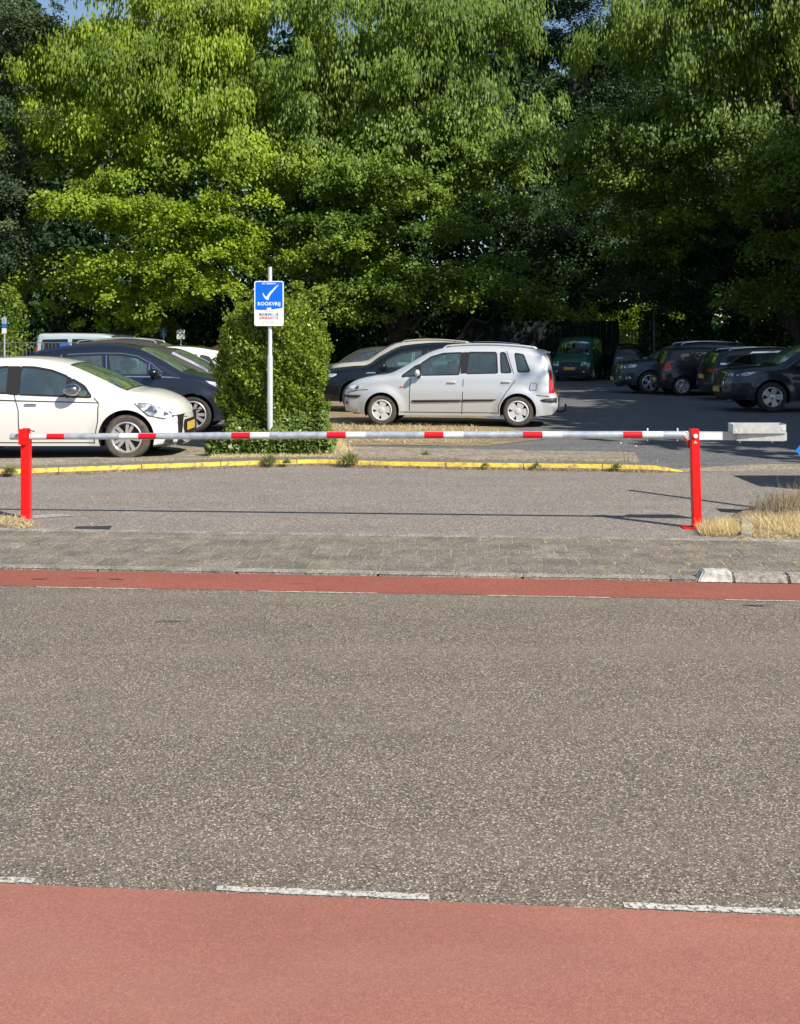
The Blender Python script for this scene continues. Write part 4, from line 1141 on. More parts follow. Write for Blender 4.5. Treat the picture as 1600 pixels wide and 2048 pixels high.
# trees beside the lot, seen only by the shade they throw over it
def side_tree(x, y, h, r, seed, lab, base=4.):
    L = [((x, y, base+(h-base)*.4), (r, r, (h-base)*.42)), ((x+.6, y+.4, base+(h-base)*.75), (r*.75, r*.75, (h-base)*.28))]
    tree('roadside_tree', lab, (x, y), h*.8, .3, M['maple2'], L, int(40*r*r), 26, seed, group='trees beside the parking lot', limbs=4, leaf=.42, front=0, pad=(1.5, .5), fill_=.4)
LB = ['leafy tree nearest the road beside the parking lot', 'tree behind the cabinet, second from the road', 'tree across from the silver people carrier, beside the lot', 'tree beside the lot level with the black SUV', 'tree beside the lot level with the slate SUV', 'tall tree beside the lot level with the steel fence', 'tallest tree in the row beside the lot, level with the green van']
side_tree(15.9, 11.3, 12.5, 3.3, 31, LB[0])
side_tree(17.0, 14.2, 13.5, 3.6, 37, LB[1])
side_tree(18.5, 14.5, 14, 4.0, 32, LB[2])
side_tree(20.5, 20.5, 16, 4.3, 33, LB[3])
side_tree(22.0, 27.0, 18, 4.6, 34, LB[4])
side_tree(24.5, 34.0, 20, 4.8, 35, LB[5])
side_tree(27.0, 41.0, 21, 5.0, 36, LB[6])

def hedge(name, label, x0, x1, y, h, n, mat, leaf=.12, depth=1.2, seed=1, hue=.5, kind='thing', cat='hedge', wob=.35, base=0):
    g = np.random.default_rng(seed)
    X = g.uniform(x0, x1, n); top = h*(1+wob*.3*np.sin(X*1.3+seed)+wob*.25*np.sin(X*3.1+2*seed))
    u = g.random(n); Z = base+(top-base)*g.random(n)**.8; Y = y+depth*(g.random(n)-.5)*np.sqrt(np.clip(1.05-(Z/top)**3, .05, 1))
    P = np.stack([X, Y, Z], 1)+g.normal(0, .06, (n, 3))
    D = unit(g.normal(0, 1, (n, 3))+np.array([0, -.4, -.2])); U = unit(g.normal(0, .6, (n, 3))+np.array([0, -.3, .6]))
    L = leaf*g.uniform(.7, 1.4, n)
    v, f = leaf_quads(P-np.array([(x0+x1)/2, y, 0]), D, U, L, L*.75)
    t = np.clip(hue+.22*np.sin(X*2.1+Z*3)+g.normal(0, .18, n), 0, 1)
    o = quads(name, v, f, mat, t, label, cat); o.location = ((x0+x1)/2, y, 0); o['kind'] = kind
    return o
# undergrowth at the far edge of the lot
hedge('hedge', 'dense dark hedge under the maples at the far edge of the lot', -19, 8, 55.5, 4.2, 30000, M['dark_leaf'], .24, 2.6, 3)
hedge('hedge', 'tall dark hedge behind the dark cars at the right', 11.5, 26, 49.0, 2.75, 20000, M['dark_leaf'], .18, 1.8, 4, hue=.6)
hedge('shrub', 'yellow green shrub growing beside the vans and steel fence', -20.5, -16.4, 44.5, 2.8, 8000, M['maple2'], .14, 2.4, 5, hue=.5, cat='shrub', wob=.9)
hedge('shrub', 'low loose shrub between the vans and the maple', -14.6, -10.6, 51.5, 2.7, 5000, M['maple2'], .14, 1.8, 6, hue=.5, cat='shrub', wob=.9)
hedge('shrub', 'sunlit yellow green shrub seen through the pale slatted fence', 10.5, 16.5, 60, 4.2, 8000, M['maple'], .17, 1.8, 7, hue=.95, cat='shrub')
hedge('shrub', 'light green shrub rising above the dark board fence', 4.4, 9.6, 57.5, 4.8, 5000, M['maple'], .16, 1.6, 8, hue=.9, cat='shrub', wob=.8)
# far wood closing the view
def wood():
    g = np.random.default_rng(77); n = 230000
    X = g.uniform(-44, 44, n); top = 25+3*np.sin(X*.35)+2*np.sin(X*.9+1)
    Z = top*g.random(n)**.85; Y = 74+g.uniform(-3, 3, n)+2*np.sin(X*.6)
    P = np.stack([X, Y, Z], 1)
    D = unit(g.normal(0, 1, (n, 3))); U = unit(g.normal(0, .6, (n, 3))+np.array([0, -.2, .6])); L = .46*g.uniform(.6, 1.4, n)
    v, f = leaf_quads(P, D, U, L, L*.8); t = np.clip(.5+.25*np.sin(X*.8+Z)+g.normal(0, .15, n), 0, 1)
    quads('woods', v, f, M['dark_leaf'], t, 'dense far wood closing the view behind the trees', 'woods', None, 'stuff')
wood()
hedge('woods', 'unseen line of trees added behind the viewpoint to darken reflections in the cars', -45, 45, -34, 9.5, 26000, M['dark_leaf'], .8, 3, 12, kind='stuff', cat='woods')  # added out of view to darken what the cars reflect

# big clipped bush and ivy bed behind the sign
def bush():
    g = np.random.default_rng(5); n = 42000
    bx, by = (546-800)*16.1/F, 16.1
    root = empty('bush', (bx, by, 0)); tag(root, 'tall rounded evergreen bush standing behind the blue sign pole', 'bush')
    # outline half width by height, from the photo
    hz = [0, .3, .6, 1.05, 1.5, 1.9, 2.1, 2.24, 2.34]; hw = [.70, .73, .77, .83, .86, .77, .62, .44, .2]
    Z = g.random(n)**.85*2.33; wv = np.interp(Z, hz, hw)
    a = g.uniform(0, 2*np.pi, n); rr = np.where(g.random(n) < .8, g.uniform(.82, 1.02, n), g.uniform(.3, .85, n))
    lump = 1+.07*np.sin(a*5+Z*4)+.05*np.sin(a*9-Z*7)+.045*np.sin(Z*13+a*3)+.03*np.sin(a*17+Z*21)
    X = np.cos(a)*wv*rr*lump; Y = np.sin(a)*wv*.8*rr*lump
    P = np.stack([X, Y, Z], 1)
    od = unit(np.stack([np.cos(a), np.sin(a), .3+0*a], 1))
    D = unit(od*.5+g.normal(0, .7, (n, 3))+np.array([0, 0, .35])); U = unit(od*.7+g.normal(0, .6, (n, 3)))
    L = .056*g.uniform(.7, 1.4, n)
    v, f = leaf_quads(P, D, U, L, L*.62)
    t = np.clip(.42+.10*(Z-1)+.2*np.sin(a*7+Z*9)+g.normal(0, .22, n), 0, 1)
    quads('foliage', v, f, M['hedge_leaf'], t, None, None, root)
    # loose shoots on top and flanks
    sb = MB(); LP = []; LD = []
    for k in range(420):
        aa = g.uniform(0, 2*np.pi); z = g.uniform(.9, 2.22)
        wv_ = np.interp(z, hz, hw); p = np.array([math.cos(aa)*wv_*.9, math.sin(aa)*wv_*.7, z]); d = np.array([math.cos(aa)*.45, math.sin(aa)*.35, 1.0]); d /= np.linalg.norm(d); d = d+g.normal(0, .15, 3)
        Ls = g.uniform(.10, .24) if z > 1.9 else g.uniform(.08, .2); e = p+d*Ls; sb.path([tuple(p), tuple(e)], [.004, .0015], 4)
        for q in np.linspace(.2, 1, int(Ls*45)):
            LP.append(p+d*Ls*q+g.normal(0, .012, 3)); LD.append(d*.6+g.normal(0, .6, 3))
    LP = np.array(LP); LD = unit(np.array(LD)); m = len(LP); L = .042*g.uniform(.7, 1.3, m)
    v, f = leaf_quads(LP, LD, unit(g.normal(0, 1, (m, 3))), L, L*.6)
    quads('shoot_leaves', v, f, M['hedge_leaf'], np.clip(g.normal(.8, .15, m), 0, 1), None, None, root)
    tag(sb.build('shoots', M['bark'], root), kind='stuff')
    st = MB()
    for k in range(9):
        aa = k*.7; limb(st, (math.cos(aa)*.12, math.sin(aa)*.12, -.05), (math.cos(aa)*.5, math.sin(aa)*.4, 1.7), .03, .008, .4, 5, k)
    st.build('stems', M['bark'], root, True)
bush()
def ivy():
    g = np.random.default_rng(8); n = 17000
    x0, x1 = -2.72, -.98
    X = g.uniform(x0, x1, n); yy = g.random(n); Yf = 14.45; Y = Yf+yy*1.35
    ht = np.interp(yy, [0, .12, .5, .68, .78, 1.], [.17, .23, .25, .27, .46, .60])*(1+.12*np.sin(X*6)+.08*np.sin(X*17+Y*5))
    edge = np.clip(np.minimum(X-x0, x1-X)/.15, .35, 1); ht *= edge
    Z = .03+ht*np.where(g.random(n) < .7, g.uniform(.85, 1.05, n), g.random(n))
    front = g.random(n) < .3; Y[front] = Yf+g.normal(0, .03, front.sum()); Z[front] = .03+.26*g.random(front.sum())
    P = np.stack([X+1.85, Y-15, Z], 1)+g.normal(0, .015, (n, 3))
    D = unit(g.normal(0, .7, (n, 3))+np.array([0, -.7, -.1])); U = unit(g.normal(0, .4, (n, 3))+np.array([.1, -.5, .7]))
    L = .062*g.uniform(.7, 1.35, n); v, f = leaf_quads(P, D, U, L, L*.8)
    o = quads('ivy', v, f, M['ivy_leaf'], np.clip(.55+g.normal(0, .25, n), 0, 1), 'low ivy bed spreading round the foot of the sign pole', 'ivy', None, 'thing'); o.location = (-1.85, 15, 0)
ivy()

# ------------------------------------------------------------------ sign on its pole
def sign():
    px, py = (540-800)*15.35/F, 15.35
    root = empty('street_sign', (px, py, 0)); tag(root, 'blue and white smoke-free sign on a grey steel pole before the bush', 'sign')
    m = F/py
    zt = lambda y: H-(y-YH)/m
    p = MB(); p.lathe([(.043, 0), (.043, zt(716)), (.040, zt(712)), (.031, zt(709)), (.031, zt(534))], (0, 0, 0), 'Z', 20)
    p.lathe([(.031, zt(534)), (.001, zt(534)+.003)], (0, 0, 0), 'Z', 20)
    p.build('pole', simple('pole_grey', (.60, .64, .66), .42, .25, var=.10, vscale=60), root, True)
    cx = (539-540)/m; hw = 29.3/m; z0, z1 = zt(652), zt(562.5); yp = -.055
    def rr(x0, x1, z0, z1, r, n=5):
        o = []
        for cx_, cz_, a0 in ((x1-r, z1-r, 0), (x0+r, z1-r, 90), (x0+r, z0+r, 180), (x1-r, z0+r, 270)):
            for k in range(n+1): a = R(a0+90*k/n); o.append((cx_+r*math.cos(a), cz_+r*math.sin(a)))
        return o
    Mx = Matrix(((1, 0, 0, 0), (0, 0, -1, 0), (0, 1, 0, 0), (0, 0, 0, 1)))
    wht = simple('sign_white', (.80, .81, .80), .35, var=.03, vscale=20, coat=.3)
    pl = MB(); pl.prism(rr(cx-hw, cx+hw, z0, z1, .03), -yp-.006, -yp+.006, Mx); plate = pl.build('sign_plate', wht, root)
    # clamps
    cl = MB()
    for zz in (z0+.12, z1-.12): cl.box((0, yp/2-.002, zz), (.10, .045, .03), bev=.004)
    cl.build('clamp', M['galv'], root)
    yf = yp-.0072
    blue, n = newmat('sign_blue'); pr = nd(n, 'ShaderNodeBsdfPrincipled'); pr.inputs['Roughness'].default_value = .35; pr.inputs['Base Color'].default_value = (.001, .14, .80, 1); pr.inputs['Coat Weight'].default_value = .3; out(n, pr.outputs[0])
    b = .0125; bx0, bx1 = cx-hw+b+.004, cx+hw-b-.004; bz1 = z1-b-.002; bzl = zt(619.5); bzr = zt(616)
    notch = [(cx-.034, bzl-.004+.003), (cx-.034, zt(615.5)), (cx+.034, zt(615.2)), (cx+.034, bzl+.004)]
    poly = [(bx0, bzl), (cx-.12, bzl-.006), (cx-.034, bzl-.004)]+notch[1:3]+[(cx+.034, bzl+.001), (bx1, bzr), (bx1, bz1-.008), (bx1-.008, bz1), (bx0+.008, bz1), (bx0, bz1-.008)]
    mesh_obj('blue_field', [(x, yf, z) for x, z in poly], [tuple(range(len(poly)))], blue, plate)
    wf = simple('sign_print_white', (.82, .83, .82), .4)
    # tick, pixel positions of the photo turned into sign metres
    def S2(x, y): return (cx+(x-539.2)/m, zt(y))
    ck = [(526.3, 586.0), (528.0, 587.0), (530.5, 591.0), (533.5, 594.8), (536.0, 591.5), (540.5, 585.0), (546.5, 579.5), (552.5, 573.5), (557.8, 569.6), (558.3, 570.4), (553.0, 577.0), (547.0, 584.0), (542.5, 589.3), (539.5, 595.0), (538.4, 599.3), (536.0, 600.4), (533.5, 599.4), (530.0, 595.5), (527.5, 591.0)]
    pts = [S2(*q) for q in ck]
    V_, T_ = fill(pts, .05); mesh_obj('tick', [(x, yf-.0012, z) for x, z in V_], T_, wf, plate)
    def txt(s, size, mat, x, y, name='lettering', bold=.0, space=1.0):
        t = text_mesh(s, size, mat, plate, name, bold=bold, space=space); q = S2(x, y); t.location = (q[0], yf-.0014, q[1]); t.rotation_euler = (R(90), 0, 0); return t
    txt('DIT TERREIN IS', .030, wf, 539, 568.9, bold=.0012)
    t = txt('ROOKVRIJ', .070, wf, 539.3, 611.0, bold=.0020, space=1.08)
    txt('OP WEG NAAR EEN', .017, simple('sign_print_grey', (.35, .38, .42), .5), 540, 623.2)
    cols = {'n': (.02, .04, .10), 'b': (.05, .30, .62), 'r': (.62, .05, .07), 'g': (.45, .5, .55)}
    mats = {k: simple('sign_print_'+k2, v, .5) for (k, v), k2 in zip(cols.items(), ('navy', 'lightblue', 'red', 'paleblue'))}
    xs = np.linspace(522.0, 556.0, 9)
    for ch, c, x in zip('ROOKVRIJE', 'nbbnnbbbn', xs): txt(ch, .050, mats[c], x, 631.4, bold=.0016)
    xs = np.linspace(522.0, 556.0, 9)
    for ch, x in zip('GENERATIE', xs): txt(ch, .050, mats['r'], x, 638.2, bold=.0010)
    # pale footer emblem and thin line of print
    mb = MB(); q = S2(529, 645.2); mb.lathe([(.002, 0), (.011, 0)], (q[0], yf-.0012, q[1]), 'Y', 14); mb.build('emblem', mats['g'], plate)
    mb = MB()
    for k in range(16):
        q = S2(533+k*1.25, 645.3); mb.add([(q[0], yf-.0012, q[1]-.006), (q[0]+.006, yf-.0012, q[1]-.006), (q[0]+.006, yf-.0012, q[1]+.005), (q[0], yf-.0012, q[1]+.005)], [(0, 1, 2, 3)])
    mb.build('small_print', simple('sign_print_pale', (.52, .5, .53), .5), plate)
    q = S2(535.6, 618.8); mb = MB(); mb.lathe([(.001, 0), (.008, 0)], (q[0], yf-.0012, q[1]), 'Y', 8); mb.build('emblem', mats['r'], plate)
sign()

# ------------------------------------------------------------------ boom barrier
def barrier():
    xr, yr = (1390.5-800)*9.05/F, 9.05
    root = empty('boom_barrier', (xr, yr, 0)); tag(root, 'manual swing barrier, red post with a long galvanised boom and counterweight', 'barrier')
    mr = F/9.05
    zr = lambda y: H-(y-YH)/mr
    # post, slightly leaning to the left at the top
    pt = MB(); hw = .0375
    xt, xb = (1388-1390.5)/mr, (1393.8-1390.5)/mr; zt_ = zr(857.5); zb_ = -.03
    V = []
    for (xc, z) in ((xb, zb_), (xt, zt_)):
        V += [(xc-hw, -.035, z), (xc+hw, -.035, z), (xc+hw, .035, z), (xc-hw, .035, z)]
    pt.add(V, [(0, 3, 2, 1), (4, 5, 6, 7), (0, 1, 5, 4), (1, 2, 6, 5), (2, 3, 7, 6), (3, 0, 4, 7)])
    o = pt.build('post', M['red'], root)
    bm = bmesh.new(); bm.from_mesh(o.data); bmesh.ops.bevel(bm, geom=list(bm.edges), offset=.004, segments=2, affect='EDGES'); bm.to_mesh(o.data); bm.free()
    mb = MB(); mb.box((xb-.045, 0, .002), (.17, .13, .008), bev=.001); mb.build('base_plate', M['red'], root)
    mb = MB(); mb.lathe([(.001, 0), (.017, 0), (.020, .004), (.020, .012)], ((1388.2-1390.5)/mr, -.048, zr(871.5)), 'Y', 20); mb.build('pivot_cap', M['tape_white'], root)
    tri = [((1388.3-1390.5)/mr+dx, zr(883.5)+dz_) for dx, dz_ in ((-.017, -.011), (.017, -.011), (0, .015))]
    mesh_obj('triangle_mark', [(x, -.0385, z) for x, z in tri], [(0, 1, 2)], simple('mark_grey', (.55, .52, .48), .5), root)
    br = MB(); br.box((-.065, .012, zr(873)), (.05, .05, .085), bev=.004); br.box((.0, .045, zr(880)), (.11, .02, .15), bev=.004); br.build('bracket', M['red'], root)
    # boom
    def bp(px, py):      # a point of the boom: depth varies along the line between both posts
        k = (px-800)/F; y = (yr - S*xr)/(1-S*k); return Vector((k*y-xr, y-yr, H-(py-YH)*y/F))
    a = bp(21, 873.5); mid = bp(700, 870.2); c = bp(1366, 869.4); e = bp(1384, 869.6)
    bo = MB()
    n = 26; ptsb = []; rad = []
    for k in range(n+1):
        px = 21+(1366-21)*k/n; py = np.interp(px, [21, 240, 700, 1100, 1366], [873.3, 872.6, 870.0, 869.6, 869.6]); ptsb.append(bp(px, py)); rad.append(np.interp(px, [21, 380, 390, 1366], [.0285, .0300, .0325, .0335]))
    ring = 20; V = []; Fc = []
    for k, (p, r_) in enumerate(zip(ptsb, rad)):
        for i in range(ring):
            t = 2*math.pi*i/ring; V.append((p.x, p.y+r_*math.cos(t), p.z+r_*math.sin(t)))
    for k in range(n):
        for i in range(ring):
            i2 = (i+1) % ring; Fc.append((k*ring+i, (k+1)*ring+i, (k+1)*ring+i2, k*ring+i2))
    Fc += [tuple(range(ring)), tuple(n*ring+i for i in range(ring-1, -1, -1))]
    bo.add(V, Fc); boom = bo.build('boom', M['galv'], root, True, 60)
    # end cone towards the pivot
    mb = MB(); mb.tube(c, bp(1379, 869.6), .034, .020, 16); mb.box(bp(1372, 869.6)+Vector((0, 0, 0)), (.03, .055, .066), bev=.004); mb.build('boom_socket', M['galv_sheet'], root)
    # reflective bands: curved sheets on the front of the tube
    def bandp(p0, p1, mat):
        V = []; Fc = []; m = 12
        for px in (p0, p1):
            py = np.interp(px, [21, 240, 700, 1100, 1366], [873.3, 872.6, 870.0, 869.6, 869.6]); p = bp(px, py); r_ = np.interp(px, [21, 380, 390, 1366], [.0285, .0300, .0325, .0335])+.0012
            for i in range(m+1):
                t = math.pi+R(-52+112*i/m)*-1; V.append((p.x, p.y+r_*math.cos(t), p.z+r_*math.sin(t)))
        for i in range(m): Fc.append((i, i+1, m+1+i+1, m+1+i))
        mesh_obj('reflective_band', V, Fc, mat, boom, True)
    for p0, p1, c_ in [(60, 94.5, 'w'), (94.5, 130, 'r'), (240, 277.5, 'w'), (277.5, 313.5, 'r'), (463.5, 501, 'r'), (501, 539.5, 'w'), (654, 692, 'r'), (692, 731, 'w'),
                       (848.5, 887, 'r'), (887, 926.5, 'w'), (1045, 1084, 'r'), (1084, 1124, 'w'), (1245, 1283.5, 'r'), (1283.5, 1325, 'w')]:
        bandp(p0, p1, M['tape_white'] if c_ == 'w' else M['tape_red'])
    for px in (1295, 1355):
        mb = MB(); p = bp(px, 869.6); mb.tube(p+Vector((0, 0, -.052)), p+Vector((0, 0, .052)), .006, n=8); mb.ell(p+Vector((0, 0, .052)), (.009, .009, .007), 8, 5); mb.ell(p-Vector((0, 0, .050)), (.008, .008, .006), 8, 5); mb.build('bolt', M['tape_white'], root, True)
    # flat counter arm and weight box
    def fl(px0, px1, py0, py1, y0, th, name, mat, cut=0):
        A, B = bp(px0, py1), bp(px1, py0)
        mb = MB(); P = [(A.x, A.z), (B.x-cut, A.z), (B.x, B.z), (A.x, B.z)]
        n = len(P); ya = lambda x: S*x+y0
        V = [(x, ya(x)-th/2, z) for x, z in P]+[(x, ya(x)+th/2, z) for x, z in P]
        mb.add(V, [tuple(range(n)), tuple(range(2*n-1, n-1, -1))]+[(i, (i+1) % n, n+(i+1) % n, n+i) for i in range(n)])
        return mb.build(name, mat, root)
    arm = fl(1372, 1572, 864.3, 879.3, .004, .05, 'counter_arm', M['galv_sheet'])
    o = fl(1396.5, 1443, 864.6, 878.8, -.028, .003, 'reflective_band', M['tape_white'])
    fl(1471, 1566, 866, 880.8, -.032, .012, 'backing_plate', M['galv_sheet'], cut=0)
    A, B = bp(1460, 865.2), bp(1567.5, 848.5); cx_, cz_ = (A.x+B.x)/2, (A.z+B.z)/2; w_, h_ = B.x-A.x, B.z-A.z; yy = (A.y+B.y)/2
    bx = MB(); t = .004; dp = .13
    bx.box((cx_, yy-dp/2, cz_), (w_, t, h_)); bx.box((cx_, yy+dp/2, cz_+.004), (w_, t, h_+.008))
    bx.box((cx_-w_/2, yy, cz_+.003), (t, dp, h_+.006)); bx.box((cx_+w_/2, yy, cz_+.003), (t, dp, h_+.006)); bx.box((cx_, yy, cz_-h_/2), (w_-.006, dp-.006, t))
    tr = bx.build('weight_tray', M['galv_sheet'], root)
    sl_ = MB()
    sl_.box((cx_, yy, cz_-.006), (w_-.05, dp-.03, h_-.02), bev=.004); sl_.build('counterweight', M['concrete'], tr)
    for px in (1479, 1544):
        mb = MB(); p = bp(px, 883.5); mb.tube(p+Vector((0, -.01, -.004)), p+Vector((0, -.01, .03)), .005, n=8); mb.ell(p+Vector((0, -.01, -.004)), (.009, .009, .006), 8, 5); mb.build('bolt', M['tape_white'], root, True)
    for px, py in ((1465.5, 860), (1562, 858)):
        mb = MB(); p = bp(px, py); mb.lathe([(.001, 0), (.007, 0), (.009, .004)], (p.x, yy-dp/2-.006, p.z), 'Y', 12); mb.build('bolt', M['tape_white'], tr, True)
    # rest post at the left
    xl, yl = (52.5-800)*9.516/F, 9.516; ml = F/yl
    zl = lambda y: H-(y-YH)/ml
    r2 = empty('rest_post', (xl, yl, 0)); tag(r2, 'red steel rest post that carries the free end of the barrier boom', 'post')
    mb = MB(); mb.box((.0, .0, (zl(866)-.03)/2), (.078, .075, zl(866)+.03), bev=.004); mb.build('post', M['red'], r2)
    mb = MB(); mb.box(((49.5-52.5)/ml, -.055, (zl(857)+zl(888))/2), (.071, .028, zl(857)-zl(888)), bev=.003)
    mb.box(((49.5-52.5)/ml, .043, (zl(857)+zl(888))/2+.01), (.071, .012, zl(857)-zl(888)-.02), bev=.002)
    mb.box(((49.5-52.5)/ml, 0, zl(886)), (.071, .1, .012)); mb.build('cradle', M['red'], r2)
    mb = MB(); mb.tube((.03, -.02, zl(860)), (.085, -.02, zl(862.5)), .005, n=8); mb.build('latch', M['dark'], r2)
barrier()
# white dust by the left post
dx, dy = G(95, 1032)
g = np.random.default_rng(3)
pts = [(dx+.19*math.cos(a)*(1+.35*math.sin(3*a+1)), dy+.10*math.sin(a)*(1+.4*math.sin(2*a))) for a in np.linspace(0, 2*math.pi, 24, endpoint=False)]
mesh_obj('dust_patch', [(x, y, .0005) for x, y in pts], [tuple(range(24))], ground_mat('pale_dust', (.42, .40, .37), .4, 60, 160, .2)).__setitem__('kind', 'structure')

# leaning pole with a blue panel just outside the right edge, and a cabinet beside it: both throw the shadows seen
def blue_sign():
    b = Vector((4.2, 9.33, 0)); t = Vector((4.22, 9.87, 2.0)); root = empty('leaning_sign', b[:]); tag(root, 'leaning pole with a tilted blue panel at the edge of the right verge', 'sign')
    mb = MB(); mb.tube((0, 0, -.1), t-b, .042, n=14); mb.build('pole', M['galv'], root, True)
    z = .655; c = Vector((3.93, 9.42, z))-b
    s_ = .30; mb = MB(); mb.box(c, (s_*1.414, .004, s_*1.414), M=Matrix.Rotation(R(42), 4, 'Y')); mb.build('blue_panel', simple('panel_blue', (.01, .20, .72), .4, coat=.5), root)
blue_sign()
mb = MB(); mb.box((5.83, 11.25, .6), (1.3, .9, 1.2), bev=.01); cab = empty('utility_cabinet', (5.83, 11.25, 0))
tag(cab, 'low grey utility cabinet standing behind the dry grass verge', 'cabinet')
bx = MB(); bx.box((0, 0, .6), (1.34, .92, 1.2), bev=.01); bx.build('housing', simple('cabinet_grey', (.35, .37, .36), .5, var=.1), cab)
bx = MB(); bx.box((0, 0, 1.22), (1.4, .98, .04), bev=.008); bx.build('lid', M['galv_sheet'], cab)
# ------------------------------------------------------------------ the cars
P = {}
P['silver'] = paint('silver_paint', (.68, .70, .715), .4, .36)
P['white'] = paint('white_paint', (.76, .755, .71), 0, .35, 1.0, .06)
P['navy'] = paint('dark_navy_paint', (.010, .015, .030), .2, .3, .7, .02)
P['black'] = paint('black_paint', (.004, .006, .011), .1, .28, .6, .015)
P['beige'] = paint('pale_beige_paint', (.55, .52, .47), .3, .4)
P['grey'] = paint('grey_brown_paint', (.075, .065, .06), .4, .35)
P['slate'] = paint('slate_paint', (.020, .032, .045), .4, .32, .6, .02)
P['green'] = paint('green_paint', (.004, .105, .052), .0, .5, .6)
P['paleblue'] = paint('pale_blue_paint', (.42, .50, .54), .1, .4)
P['red'] = paint('dark_red_paint', (.20, .012, .012), .2, .35)
P['brown'] = paint('dark_brown_paint', (.045, .018, .015), .3, .35)
P['white2'] = paint('clean_white_paint', (.72, .72, .70), 0, .4)

# silver people carrier, side on
y0 = 20.4
c, r = car(PREMACY, 'parked_car', 'silver people carrier parked side-on on dry grass, seen whole right of the bush', ((763-800)*y0/F, y0), -1, P['silver'], yaw=R(-9))
c.body(r, P['silver'])
c.wheels(r, ('star', 5, .085, .165), simple('wheel_cover', (.66, .67, .67), .4, .2), .205, 'rubber_dusty')
c.mirror(r, 1.53, 1.03, P['silver'], (.055, .10, .07))
c.handle(r, [(2.20, .865), (3.27, .88)], P['silver'])
c.seams(r, [[(1.36, .30), (1.36, .62), (1.38, .98)], [(2.40, .24), (2.43, 1.0), (2.46, 1.47)], [(3.12, .25), (3.12, .42), (3.26, .66), (3.44, .90), (3.41, 1.05), (3.27, 1.48)], [(.03, .635), (.35, .70), (.52, .71)], [(4.1, .60), (3.86, .62)], [(1.18, .27), (3.12, .27)]])
mb = MB(); c.side_slab(mb, [(1.39, .49), (1.45, .465), (2.385, .487), (2.385, .528), (1.42, .51)], .018, .01); c.side_slab(mb, [(2.405, .49), (3.0, .505), (3.08, .54), (2.405, .53)], .018, .01)
c.side_slab(mb, [(.0, .545), (.30, .545), (.38, .59), (.36, .60), (.0, .60)], .012, .01); c.side_slab(mb, [(3.98, .50), (4.25, .47), (4.25, .57), (4.05, .56), (3.93, .535)], .012, .01)
c.end_patch(mb, [(0, .54), (.74, .54), (.74, .60), (0, .60)], .01); mb.build('bump_strip', M['trim'], r, True)
mb = MB(); c.side_patch(mb, [(2.37, 1.03), (2.50, 1.045), (2.54, 1.46), (2.38, 1.455)], .003); mb.build('pillar_trim', M['seal'], r, True)
mb = MB(); c.side_patch(mb, [(1.49, .99), (1.58, .99), (1.58, 1.235), (1.48, 1.20)], .003); mb.build('pillar_trim', M['seal'], r, True)
mb = MB(); c.side_patch(mb, [(.03, .69), (.27, .70), (.42, .775), (.22, .79), (.08, .77)], .006); c.end_patch(mb, [(.48, .66), (.72, .66), (.72, .76), (.50, .74)], .006); mb.build('headlight', M['lens'], r, True)
mb = MB(); c.side_patch(mb, [(4.10, .66), (4.205, .66), (4.175, .85), (4.14, 1.10), (4.10, 1.12), (4.10, .9)], .008); c.end_patch(mb, [(.60, .66), (.76, .66), (.70, 1.12), (.66, 1.12)], .008, False); mb.build('tail_light', M['lens_red'], r, True)
mb = MB(); c.side_patch(mb, [(1.145, .765), (1.19, .75), (1.24, .765), (1.19, .785)], .012); mb.build('indicator', M['lens_amber'], r, True)
mb = MB(); c.ribbon(mb, [(3.72, .73), (3.85, .72), (3.87, .84), (3.75, .87)], .012, .002, True); mb.build('fuel_flap', M['seal'], r)
mb = MB(); c.end_patch(mb, [(0, .63), (.42, .63), (.40, .72), (0, .73)], .006); c.end_patch(mb, [(0, .32), (.55, .32), (.50, .47), (0, .47)], .006); mb.build('grille', M['dark'], r)
c.rails(r, 1.95, 3.9, P['silver'], .035)
mb = MB(); c.side_patch(mb, [(0.03, .40), (.09, .40), (.09, .47), (.03, .47)], .008); mb.build('fog_light', M['lens'], r)
mb = MB(); mb.path([(4.2, 0, .27), (4.36, 0, .26), (4.42, 0, .30), (4.42, 0, .38)], [.022, .022, .018, .018], 8); mb.ell((4.42, 0, .39), (.025, .025, .025), 8, 6); mb.build('tow_hook', M['dark'], r, True)
mb = MB(); mb.box((4.02, 0, 1.452), (.20, 1.15, .03), bev=.012); mb.build('spoiler', P['silver'], r, True)
c.antenna(r, 2.05, .30, .28)
c.plate(r, .40, text=None); c.plate(r, .62, front=False)

# white hatchback, cut by the left edge
y0 = 14.25
c, r = car(HATCH_W, 'parked_car', 'dusty white hatchback parked behind the yellow kerb beside the left barrier post', ((252-800)*y0/F, y0), 1, P['white'])
c.body(r, P['white'], glassmat('greenish_glass', (.42, .58, .55), .10))
c.wheels(r, ('twin', 5, .034, .040), M['alloy'], .215, 'rubber_dusty')
c.mirror(r, 1.60, .965, M['mirror_chrome'], (.125, .10, .085))
c.handle(r, [(2.20, .775)], M['chrome'])
c.seams(r, [[(1.32, .24), (1.26, .55), (1.26, .80), (1.33, .87)], [(2.36, .24), (2.37, .7), (2.44, .90), (2.47, 1.31)], [(1.30, .245), (3.1, .245)], [(.06, .60), (.45, .63), (.58, .70)], [(1.27, .80), (2.4, .83), (3.3, .86)]])
mb = MB(); c.side_patch(mb, nose([(.10, .60), (.22, .585), (.48, .63), (.72, .80), (.50, .79), (.30, .73), (.13, .66)], .87, .80), .016); mb.build('headlight', M['lens'], r, True)
c.ribbon((q := MB()), nose([(.10, .60), (.22, .585), (.48, .63), (.72, .80), (.50, .79), (.30, .73), (.13, .66)], .87, .80), .014, .015, True); q.build('headlight_seal', M['trim'], r)
